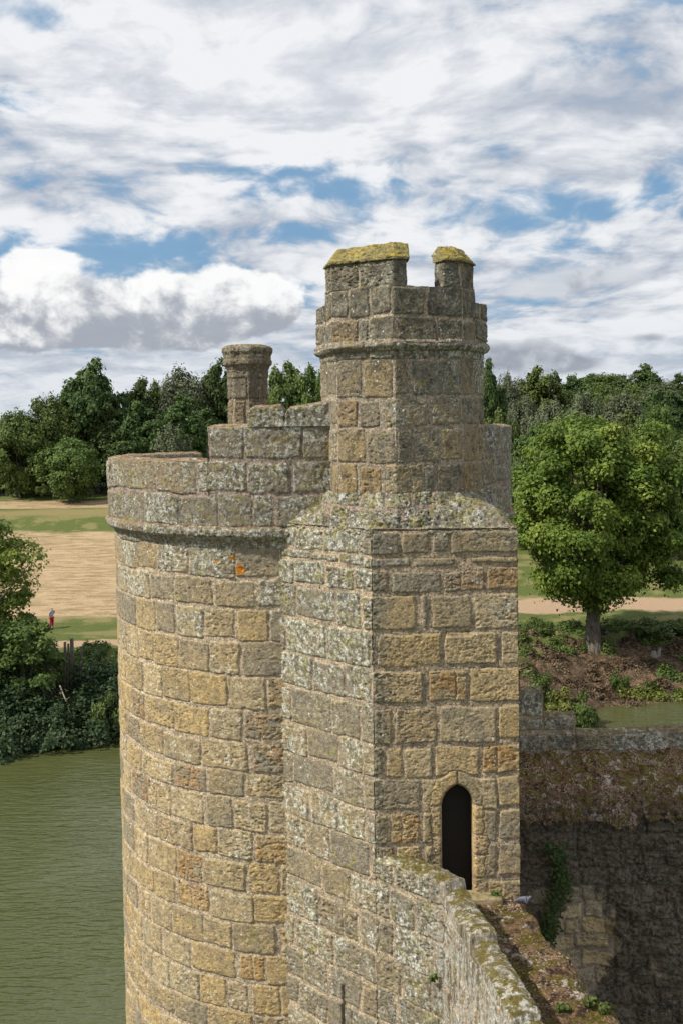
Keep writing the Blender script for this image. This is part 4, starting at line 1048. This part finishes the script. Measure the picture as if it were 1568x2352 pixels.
for k, (px, yt) in enumerate([(-10, 990), (60, 1015), (105, 975), (185, 950), (245, 930), (270, 960), (330, 925), (350, 1000), (420, 905), (465, 940)]):
    place(_rf.choice(['dark', 'dark2', 'mid2', 'dark']), px, yt, 177 + 9 * (k % 2), _rf.uniform(125, 150), _ord[k] + ' tree from the left in the low dark row along the hay field', group=GL)
for k, (px, yt) in enumerate([(1140, 870), (1175, 905), (1205, 860), (1290, 880), (1330, 900), (1380, 880), (1405, 905), (1450, 880), (1520, 868), (1545, 900), (1300, 940), (1385, 930), (1500, 895)]):
    place(_rf.choice(['dark', 'mid', 'mid2', 'grey', 'grey', 'mid2']), px, yt, 250 - 5 * (k % 3) if yt < 890 else 205 + 6 * (k % 4), _rf.uniform(105, 140), _ord[k] + ' tree counted rightwards from the turret in the middle of the wooded slope', group=GR)
for k, (px, yt) in enumerate([(1205, 1010), (1245, 1040), (1450, 1030), (1510, 1050), (1565, 1120), (1180, 1080)]):
    place(_rf.choice(['dark', 'mid', 'mid2']), px, yt, 122 + 5 * (k % 2), _rf.uniform(110, 140), _ord[k] + ' of the near trees standing just behind the bright oak, counted by height', group=GR)
# woodland continuing out of sight behind the tower and beyond both edges of the view
Vs, Fs, Ls, off_ = [], [], [], 0
_rw = random.Random(3)
for k, px in enumerate([610, 690, 760, 820, 880, 940, 1000, 1050, 790, 910, 1030, -160, -290, -430, 1700, 1790, 1900, 2030]):
    cr = [c_ for c_ in PROTO[_rw.choice(['dark', 'mid', 'mid2'])][0].children if c_.name.startswith('crown')][0].data
    co = np.empty(len(cr.vertices) * 3, np.float32); cr.vertices.foreach_get('co', co); co = co.reshape(-1, 3)
    lv_ = np.empty(len(cr.vertices), np.float32); cr.attributes['lv'].data.foreach_get('value', lv_)
    d_ = _rw.uniform(180, 215); x_ = px_xy(px, d_); a_ = _rw.uniform(0, 6.28); c0_, s0_ = math.cos(a_), math.sin(a_)
    z_ = float(ground_z(np.array([x_]), np.array([d_]))[0]); sc_ = _rw.uniform(.72, .88) if 500 < px < 1100 else _rw.uniform(.9, 1.15)
    Vs.append(np.stack([x_ + (co[:, 0] * c0_ - co[:, 1] * s0_) * sc_ * 1.15, d_ + (co[:, 0] * s0_ + co[:, 1] * c0_) * sc_ * 1.15, z_ + co[:, 2] * sc_ - .5], -1))
    Fs.append(np.arange(len(co)).reshape(-1, 4) + off_); Ls.append(lv_); off_ += len(co)
tag(mesh_obj('woodland', np.concatenate(Vs), np.concatenate(Fs), L_DARK, None, False, {'lv': np.concatenate(Ls)}), 'mass of dark woodland glimpsed far behind the tower', 'woodland', kind='stuff')
# the oak
oak = make_tree('oak_tree', 18.2, 6.7, 3.8, 240, 500, .23, L_OAK, 21, .56, 'oak', cl_r=(.75, 1.45), limbs=22, trunk_n=20, roots=True, flat=.75)
oak.name = 'oak_tree'; ox = px_xy(1362, 77.5); oak.location = (ox, 77.5, 1.6)
oak.scale = (.93, .93, 1.0)
tag(oak, 'bright green oak on the bare moat bank with roots showing', 'tree')
# oak on the left edge
loak = make_tree('oak_tree', 12.3, 5.2, 1.8, 88, 250, .21, L_OAK, 27, .35, 'oak', cl_r=(.5, 1.0), limbs=20)
loak.location = (px_xy(-98, 69), 69, 2.0); tag(loak, 'oak at the left edge of the photo whose branches reach over the bank', 'tree')
sap = make_tree('tree', 6.2, 2.3, .6, 50, 260, .2, L_MID, 29, .1, 'dome', cl_r=(.4, .8), limbs=8)
sap.location = (px_xy(40, 66.5), 66.5, .9); tag(sap, 'dark bushy sapling on the left bank above the water', 'tree')

# bank scrub (mass of leaves) and individual bushes
def scrub(name, label, spots, mat, leaf, seed, per=900):
    rng = np.random.default_rng(seed); Vs = []; Fs = []; ls = []; o_ = 0
    for (x, y, r, h) in spots:
        n = int(per * r); d = rand_dirs(n, rng); d[:, 2] = np.abs(d[:, 2]); rr = rng.uniform(.15, 1.15, n) ** .6
        P_ = np.stack([x + d[:, 0] * rr * r, y + d[:, 1] * rr * r, d[:, 2] * rr * h * (.55 + 1.1 * vnoise((x + d[:, 0] * r, y + d[:, 1] * r, d[:, 0] * 0), 2.2, seed))], -1)
        P_ += .45 * np.stack([fbm(P_.T, .9, 2, s_) for s_ in (1, 2, 3)], -1) * r
        P_[:, 2] += np.maximum(ground_z(P_[:, 0], P_[:, 1]), -.05)
        nr = d * .8 + rand_dirs(n, rng) * .7 + np.array([0, 0, .4]); nr /= np.linalg.norm(nr, axis=1, keepdims=True)
        lv = np.clip(rng.uniform(0, .6, n) + .4 * rng.uniform(), 0, 1)
        V, F, l4 = leaf_arrays(P_, nr, leaf * rng.uniform(.6, 1.3, n), rng, lv); Vs.append(V); Fs.append(F + o_); ls.append(l4); o_ += len(V)
    o = mesh_obj(name, np.concatenate(Vs), np.concatenate(Fs), mat, None, False, {'lv': np.concatenate(ls)})
    return tag(o, label, 'undergrowth', kind='stuff')
rr_ = random.Random(5)
sp = []
for k in range(135):
    px = rr_.uniform(-160, 330); d = rr_.uniform(58.5, 73.0); 
    x = px_xy(px, d)
    if d < float(shore_y(np.array([x]))[0]) - .3: continue
    if px > 130 and d > 70.5: continue
    if 85 < px < 185 and d > 65.0: continue
    sp.append((x, d, rr_.uniform(.9, 1.9), rr_.uniform(1.0, 2.1)))
L_SCRUB = leaf_mat('scrub_leaves', (.02, .04, .014), (.05, .08, .030), (.11, .145, .06))
scrub('bank_scrub', 'dark tangled scrub covering the left moat bank down to the water', sp, L_SCRUB, .19, 1)
sp = []
for k in range(46):
    px = rr_.uniform(100, 330); d = rr_.uniform(69, 75.5); sp.append((px_xy(px, d), d, rr_.uniform(.5, 1.0), rr_.uniform(.35, .8)))
scrub('bank_scrub', 'low olive brambles along the top of the left bank below the path', sp, L_MID, .15, 2)
sp = []
for k in range(95):
    px = rr_.uniform(1180, 1600); d = rr_.choice([rr_.uniform(80.0, 82.5), rr_.uniform(70, 80.5)])
    if d < 78 and 1270 < px < 1490 and rr_.random() < .75: continue
    sp.append((px_xy(px, d), d, rr_.uniform(.4, .9), rr_.uniform(.2, .6)))
scrub('bank_scrub', 'patchy green growth on the bare earth bank beneath the bright oak', sp, L_MID, .15, 3, 600)
L_DRY = leaf_mat('dry_bramble', (.05, .032, .018), (.14, .095, .055), (.30, .23, .15), .1)
sp = []
for k in range(60):
    px = rr_.uniform(1180, 1620); d = rr_.uniform(69.5, 81.0); sp.append((px_xy(px, d), d, rr_.uniform(.4, 1.0), rr_.uniform(.12, .40)))
scrub('bank_litter', 'brown dead bramble and twigs strewn over the earth bank beneath the oak', sp, L_DRY, .13, 8, 420)
sp = [(px_xy(px, 70.8), 70.7, .5, .55) for px in (1430, 1446, 1462, 1485, 1500, 1515, 1560)]
scrub('waterside_plants', 'fresh green plants along the water edge on the right', sp, L_YEL, .14, 4, 700)
sp = [(px_xy(rr_.uniform(0, 250), d), d, rr_.uniform(.8, 1.6), rr_.uniform(.5, .9)) for d in [rr_.uniform(173, 177) for k in range(60)]]
scrub('tall_grass', 'pale tall grass strip along the foot of the far left trees', sp, L_GREY, .35, 6, 200)
def place_bush(kind, px, ybase, d, wpx, hpx, label):
    root0, H0, W0 = PROTO[kind]; r = copy_tree(root0) if root0.get('used') else root0; root0['used'] = True
    x = px_xy(px, d); hy = 980 - (px - CX) * .014; zb = EYE - (ybase - hy) / F_PX * d
    r.location = (x, d, zb); s = hpx / F_PX * d / H0; sw = wpx / F_PX * d / W0; r.scale = (sw, sw, s); r.rotation_euler = (0, 0, px)
    r.name = 'bush'; r['category'] = 'bush'; r['label'] = label
    if 'group' in r: del r['group']
place_bush('ybush', 1285, 1660, 65.5, 100, 80, 'yellow-green bush beside the far battlement at the moat edge')
place_bush('bush', 1335, 1690, 65.0, 80, 100, 'green bush hanging over the water right of the yellow-green bush')
place_bush('bush', 1240, 1640, 67.0, 90, 90, 'olive bush rising behind the stepped battlement')
place_bush('bush', 1418, 1600, 71.0, 42, 60, 'small fresh green sapling in the middle of the earth bank')
place_bush('bush', 1237, 1480, 79.5, 60, 52, 'dark bush on top of the bank left of the oak trunk')
place_bush('bush', 1500, 1470, 80.0, 130, 50, 'ivy-green bush on top of the bank right of the oak trunk')
place_bush('ybush', 72, 1135, 174, 60, 80, 'light green shrub standing before the far left trees')
place_bush('bush', 96, 1138, 150, 26, 28, 'tiny dark bush alone on the edge of the hay field')
place_bush('bush', 235, 1700, 63.5, 80, 110, 'bush overhanging the moat beside the tower')
# cut coppice poles and dead branches on the left bank
def pole(px, ybot, ytop, d, r, lean, label, nm='coppice_pole'):
    x = px_xy(px, d); hy = 980 - (px - CX) * .014
    zb = EYE - (ybot - hy) / F_PX * d; zt_ = EYE - (ytop - hy) / F_PX * d
    r *= .72; v, f = tube([(x, d, zb - .3), (x + lean * .7, d, zb + (zt_ - zb) * .5), (x + lean, d, zt_)], [r, r * .92, r * .85], 9, .05)
    o = mesh_obj(nm, v, f, M_BARK, None, origin=(x, d, zb)); return tag(o, label, 'tree stump', 'cut coppice poles on the left bank')
pole(102, 1585, 1470, 67.5, .16, -.12, 'short pale-topped pole leftmost of the cut poles')
pole(136, 1585, 1478, 67.5, .14, .10, 'slim upright pole, second of the cut poles')
pole(143, 1585, 1482, 67.5, .11, .12, 'thinnest dark pole between two thicker poles')
pole(152, 1585, 1470, 67.5, .20, .10, 'thickest cut pole with a pale sawn top')
pole(168, 1585, 1488, 67.5, .13, .30, 'cut pole leaning right towards the tower')
pole(124, 1585, 1492, 67.5, .10, -.10, 'low thin pole behind the scrub')
def branch(pts, r, label):
    v, f = tube(pts, [r * (1 - .8 * k / (len(pts) - 1)) for k in range(len(pts))], 6)
    return tag(mesh_obj('dead_branch', v, f, M_DEAD, None, origin=pts[0]), label, 'branch', 'dead branches on the banks')
def P3(px, y, d): return (px_xy(px, d), d, EYE - (y - (980 - (px - CX) * .014)) / F_PX * d)
branch([P3(78, 1555, 66), P3(84, 1585, 65), P3(90, 1610, 64.4)], .09, 'pale snapped branch hanging on the left bank')
branch([P3(82, 1555, 66), P3(95, 1580, 65), P3(108, 1600, 64.5)], .05, 'thin bleached twig beside the snapped branch')
branch([P3(125, 1580, 65), P3(140, 1620, 64), P3(155, 1665, 63)], .05, 'long bare branch falling towards the moat')
branch([P3(1480, 1530, 75), P3(1500, 1560, 73.5), P3(1515, 1580, 72.5)], .07, 'bare root trailing down the bank right of the oak')
# torn stump right of the oak
sx_, sd_ = px_xy(1505, 78), 78.0
parts = [tube([P3(1503, 1540, 76), P3(1502, 1518, 76), P3(1500, 1500, 76)], [.42, .30, .16], 9, .2), tube([P3(1506, 1525, 76), P3(1512, 1505, 76), P3(1516, 1490, 76)], [.2, .13, .02], 7, .2),
         tube([P3(1500, 1530, 76), P3(1488, 1545, 75.5), P3(1476, 1560, 75)], [.2, .12, .03], 7, .1), tube([P3(1505, 1530, 76), P3(1516, 1545, 75.5), P3(1520, 1548, 75)], [.2, .12, .03], 7, .1)]
v, f = join(parts); tag(mesh_obj('tree_stump', v, f, M_DEAD, None, origin=P3(1503, 1540, 76)), 'torn pale stump with bare roots on the bank right of the oak', 'tree stump')
# small plants in the masonry
def tuft(px, y, d, r, mat, label, seed, n=160, leaf=.05, ny=-1.0):
    rng = np.random.default_rng(seed); c0 = np.array(P3(px, y, d)); dd = rand_dirs(n, rng); dd[:, 1] = -np.abs(dd[:, 1])
    P_ = c0 + dd * r * rng.uniform(.2, 1, n)[:, None] * np.array([1, .6, .8])
    nr = dd + rand_dirs(n, rng) * .5; nr /= np.linalg.norm(nr, axis=1, keepdims=True)
    V, F, l4 = leaf_arrays(P_, nr, leaf * rng.uniform(.6, 1.3, n), rng, rng.uniform(0, 1, n))
    o = mesh_obj('wall_plant', V, F, mat, None, False, {'lv': l4}, origin=c0); return tag(o, label, 'plant', 'small plants rooted in the masonry')
tuft(805, 1262, 19.55, .13, L_YEL, 'brown-green tuft on the sloping ledge below the turret', 1)
tuft(736, 1352, 20.0, .07, L_MID, 'tiny green tuft in a joint of the grey side face', 2, 80)
tuft(693, 1272, 20.4, .09, L_YEL, 'small tuft at the end of the string course', 3, 90)
tuft(982, 2272, 17.9, .10, L_MID, 'green plant low on the streaked curtain wall', 4, 100)
tuft(1130, 2075, 18.9, .14, L_MID, 'weeds at the foot of the door jamb', 5)
tuft(1350, 2330, 15.3, .14, L_MID, 'green leaves on the walkway edge, lowest in the photo', 6, 220)
tuft(1285, 2345, 15.3, .13, L_MID, 'leafy weed in the middle of the walkway at the bottom edge', 7, 200)
tuft(1385, 2345, 15.2, .12, L_MID, 'leafy weed at the outer corner of the walkway', 8, 200)
# ivy on the far wall
rng = np.random.default_rng(44); n = 1300
zz_ = rng.uniform(5.6, 9.0, n); xx_ = 4.95 + .30 * np.sin(zz_ * 1.7) + (zz_ - 7) * -.12 + rng.normal(0, .16, n) * (.5 + .5 * np.sin(zz_ * 3) ** 2)
P_ = np.stack([xx_, 24.62 - rng.uniform(0, .25, n), zz_], -1); nr = rand_dirs(n, rng) * .6 + np.array([0, -1, .3]); nr /= np.linalg.norm(nr, axis=1, keepdims=True)
V, F, l4 = leaf_arrays(P_, nr, .075 * rng.uniform(.6, 1.3, n), rng, rng.uniform(0, .8, n))
tag(mesh_obj('ivy', V, F, L_DARK, None, False, {'lv': l4}, origin=(5, 24.6, 5.6)), 'dark ivy strand climbing the black wall right of the tower foot', 'plant')

# ------------------------------------------------------------------ pigeon
def flat_mat(name, col, rough=.8):
    m, t, p, o = new_mat(name); pos = t.node('ShaderNodeTexCoord').outputs['Object']
    t.put(p.inputs['Base Color'], t.mix(t.noise(pos, 25, 3), tuple(v * .8 for v in col), tuple(min(1, v * 1.15) for v in col))); p.inputs['Roughness'].default_value = rough; return m
def skin_mesh(name, verts, edges, rads, mat, parent, sub=2):
    me = bpy.data.meshes.new(name); me.from_pydata(verts, edges, []); o = bpy.data.objects.new(name, me); COL.objects.link(o)
    md = o.modifiers.new('skin', 'SKIN'); 
    for i, r in enumerate(rads):
        me.skin_vertices[0].data[i].radius = (r, r) if not isinstance(r, tuple) else r
    me.skin_vertices[0].data[0].use_root = True
    s = o.modifiers.new('sub', 'SUBSURF'); s.levels = sub; s.render_levels = sub
    me.materials.append(mat); o.parent = parent; return o
def ensure_skin(verts, edges, rads, name, mat, parent, sub=2):
    me = bpy.data.meshes.new(name); me.from_pydata(verts, edges, [])
    o = bpy.data.objects.new(name, me); COL.objects.link(o)
    o.modifiers.new('skin', 'SKIN')
    if len(me.skin_vertices) == 0:
        pass
    for i, r in enumerate(rads): me.skin_vertices[0].data[i].radius = r if isinstance(r, tuple) else (r, r)
    me.skin_vertices[0].data[0].use_root = True
    s = o.modifiers.new('sub', 'SUBSURF'); s.levels = sub; s.render_levels = sub
    dg = bpy.context.evaluated_depsgraph_get(); ev = o.evaluated_get(dg); me2 = bpy.data.meshes.new_from_object(ev)
    o.modifiers.clear(); o.data = me2; me2.name = name
    me2.polygons.foreach_set('use_smooth', np.ones(len(me2.polygons), bool))
    me2.materials.clear(); me2.materials.append(mat); o.parent = parent
    return o
pg = empty('pigeon', (3.22, 18.75, 10.22), 'grey pigeon sitting at the tower corner on the edge of the walkway', 'pigeon')
M_PG = flat_mat('pigeon_feathers', (.13, .14, .18)); M_PW = flat_mat('pigeon_wing', (.085, .09, .12)); M_BEAK = flat_mat('beak', (.10, .08, .08)); M_LEG = flat_mat('pigeon_leg', (.35, .08, .07))
ensure_skin([(0, 0, .10), (.06, 0, .115), (.10, -.01, .15), (.125, -.015, .185), (.15, -.02, .19), (-.07, 0, .085), (-.15, 0, .06), (-.21, 0, .045)], [(0, 1), (1, 2), (2, 3), (3, 4), (0, 5), (5, 6), (6, 7)],
            [.062, .055, .036, .028, .018, .055, .032, (.03, .012)], 'body', M_PG, pg)
for s_ in (-1, 1):
    ensure_skin([(.03, s_ * .052, .12), (-.06, s_ * .056, .105), (-.16, s_ * .03, .07)], [(0, 1), (1, 2)], [(.014, .036), (.014, .036), (.008, .014)], 'wing', M_PW, pg)
    ensure_skin([(.0, s_ * .022, .06), (.0, s_ * .022, .012), (.03, s_ * .022, .005)], [(0, 1), (1, 2)], [.007, .005, .005], 'leg', M_LEG, pg, 1)
ensure_skin([(.155, -.02, .19), (.185, -.022, .182)], [(0, 1)], [.007, .003], 'beak', M_BEAK, pg, 1)
pg.rotation_euler = (0, 0, R_(-25)); pg.scale = (.95, .95, .95)
# ------------------------------------------------------------------ person
pd_ = 84.0; pxx = px_xy(110, pd_)
per = empty('person', (pxx, pd_, float(ground_z(np.array([pxx]), np.array([pd_]))[0]) + .02), 'person in pale shirt and crimson trousers standing by the hay field, hand at face', 'person')
M_SKIN = flat_mat('skin', (.50, .30, .22)); M_SHIRT = flat_mat('pale_blue_shirt', (.42, .43, .52)); M_TR = flat_mat('crimson_trousers', (.42, .025, .06)); M_HAIR = flat_mat('blond_hair', (.52, .38, .20)); M_SHOE = flat_mat('shoe', (.06, .05, .06))
# body: pelvis root
bv = [(0, 0, .92), (0, 0, 1.08), (0, .01, 1.25), (0, 0, 1.38), (.0, -.01, 1.46), (.01, -.03, 1.53), (.015, -.04, 1.60), (.01, -.02, 1.66),
      (.10, 0, .86), (.11, -.02, .48), (.11, .03, .09), (.13, -.10, .04), (-.10, 0, .86), (-.10, -.01, .48), (-.11, .02, .09), (-.10, -.11, .04),
      (.17, 0, 1.37), (.24, .02, 1.14), (.20, -.16, 1.34), (.10, -.17, 1.50), (-.17, 0, 1.37), (-.23, .02, 1.12), (-.22, -.05, .90), (-.21, -.07, .83)]
be = [(0, 1), (1, 2), (2, 3), (3, 4), (4, 5), (5, 6), (6, 7), (0, 8), (8, 9), (9, 10), (10, 11), (0, 12), (12, 13), (13, 14), (14, 15), (3, 16), (16, 17), (17, 18), (18, 19), (3, 20), (20, 21), (21, 22), (22, 23)]
br = [(.15, .11), (.14, .105), (.15, .11), (.12, .085), .05, .065, .09, .06, .09, .06, .042, .035, .09, .06, .042, .035, .065, .045, .035, .03, .065, .045, .033, .03]
ensure_skin(bv, be, br, 'body', M_SKIN, per)
ensure_skin([(0, 0, .95), (0, 0, 1.1), (0, .01, 1.25), (0, 0, 1.38), (.17, 0, 1.37), (.235, .02, 1.19), (-.17, 0, 1.37), (-.23, .02, 1.18)], [(0, 1), (1, 2), (2, 3), (3, 4), (4, 5), (3, 6), (6, 7)],
            [(.20, .15), (.19, .145), (.19, .14), (.15, .11), .085, .07, .085, .07], 'shirt', M_SHIRT, per)
ensure_skin([(0, 0, .93), (.10, 0, .84), (.11, -.02, .48), (.11, .03, .13), (-.10, 0, .84), (-.10, -.01, .48), (-.11, .02, .13)], [(0, 1), (1, 2), (2, 3), (0, 4), (4, 5), (5, 6)], [(.17, .13), .115, .085, .062, .115, .085, .062], 'trousers', M_TR, per)
ensure_skin([(.0, .02, 1.56), (.0, .03, 1.63), (.01, .0, 1.70)], [(0, 1), (1, 2)], [.075, .098, .075], 'hair', M_HAIR, per)
for s_ in (-1, 1):
    ensure_skin([(s_ * .11, .05, .045), (s_ * .11, -.05, .045), (s_ * .115, -.14, .035)], [(0, 1), (1, 2)], [.045, .045, .035], 'shoe', M_SHOE, per, 1)
per.rotation_euler = (0, 0, R_(60)); 
# the far grassland line for scale: nothing else
for o_ in bpy.data.objects:
    if 'used' in o_: del o_['used']
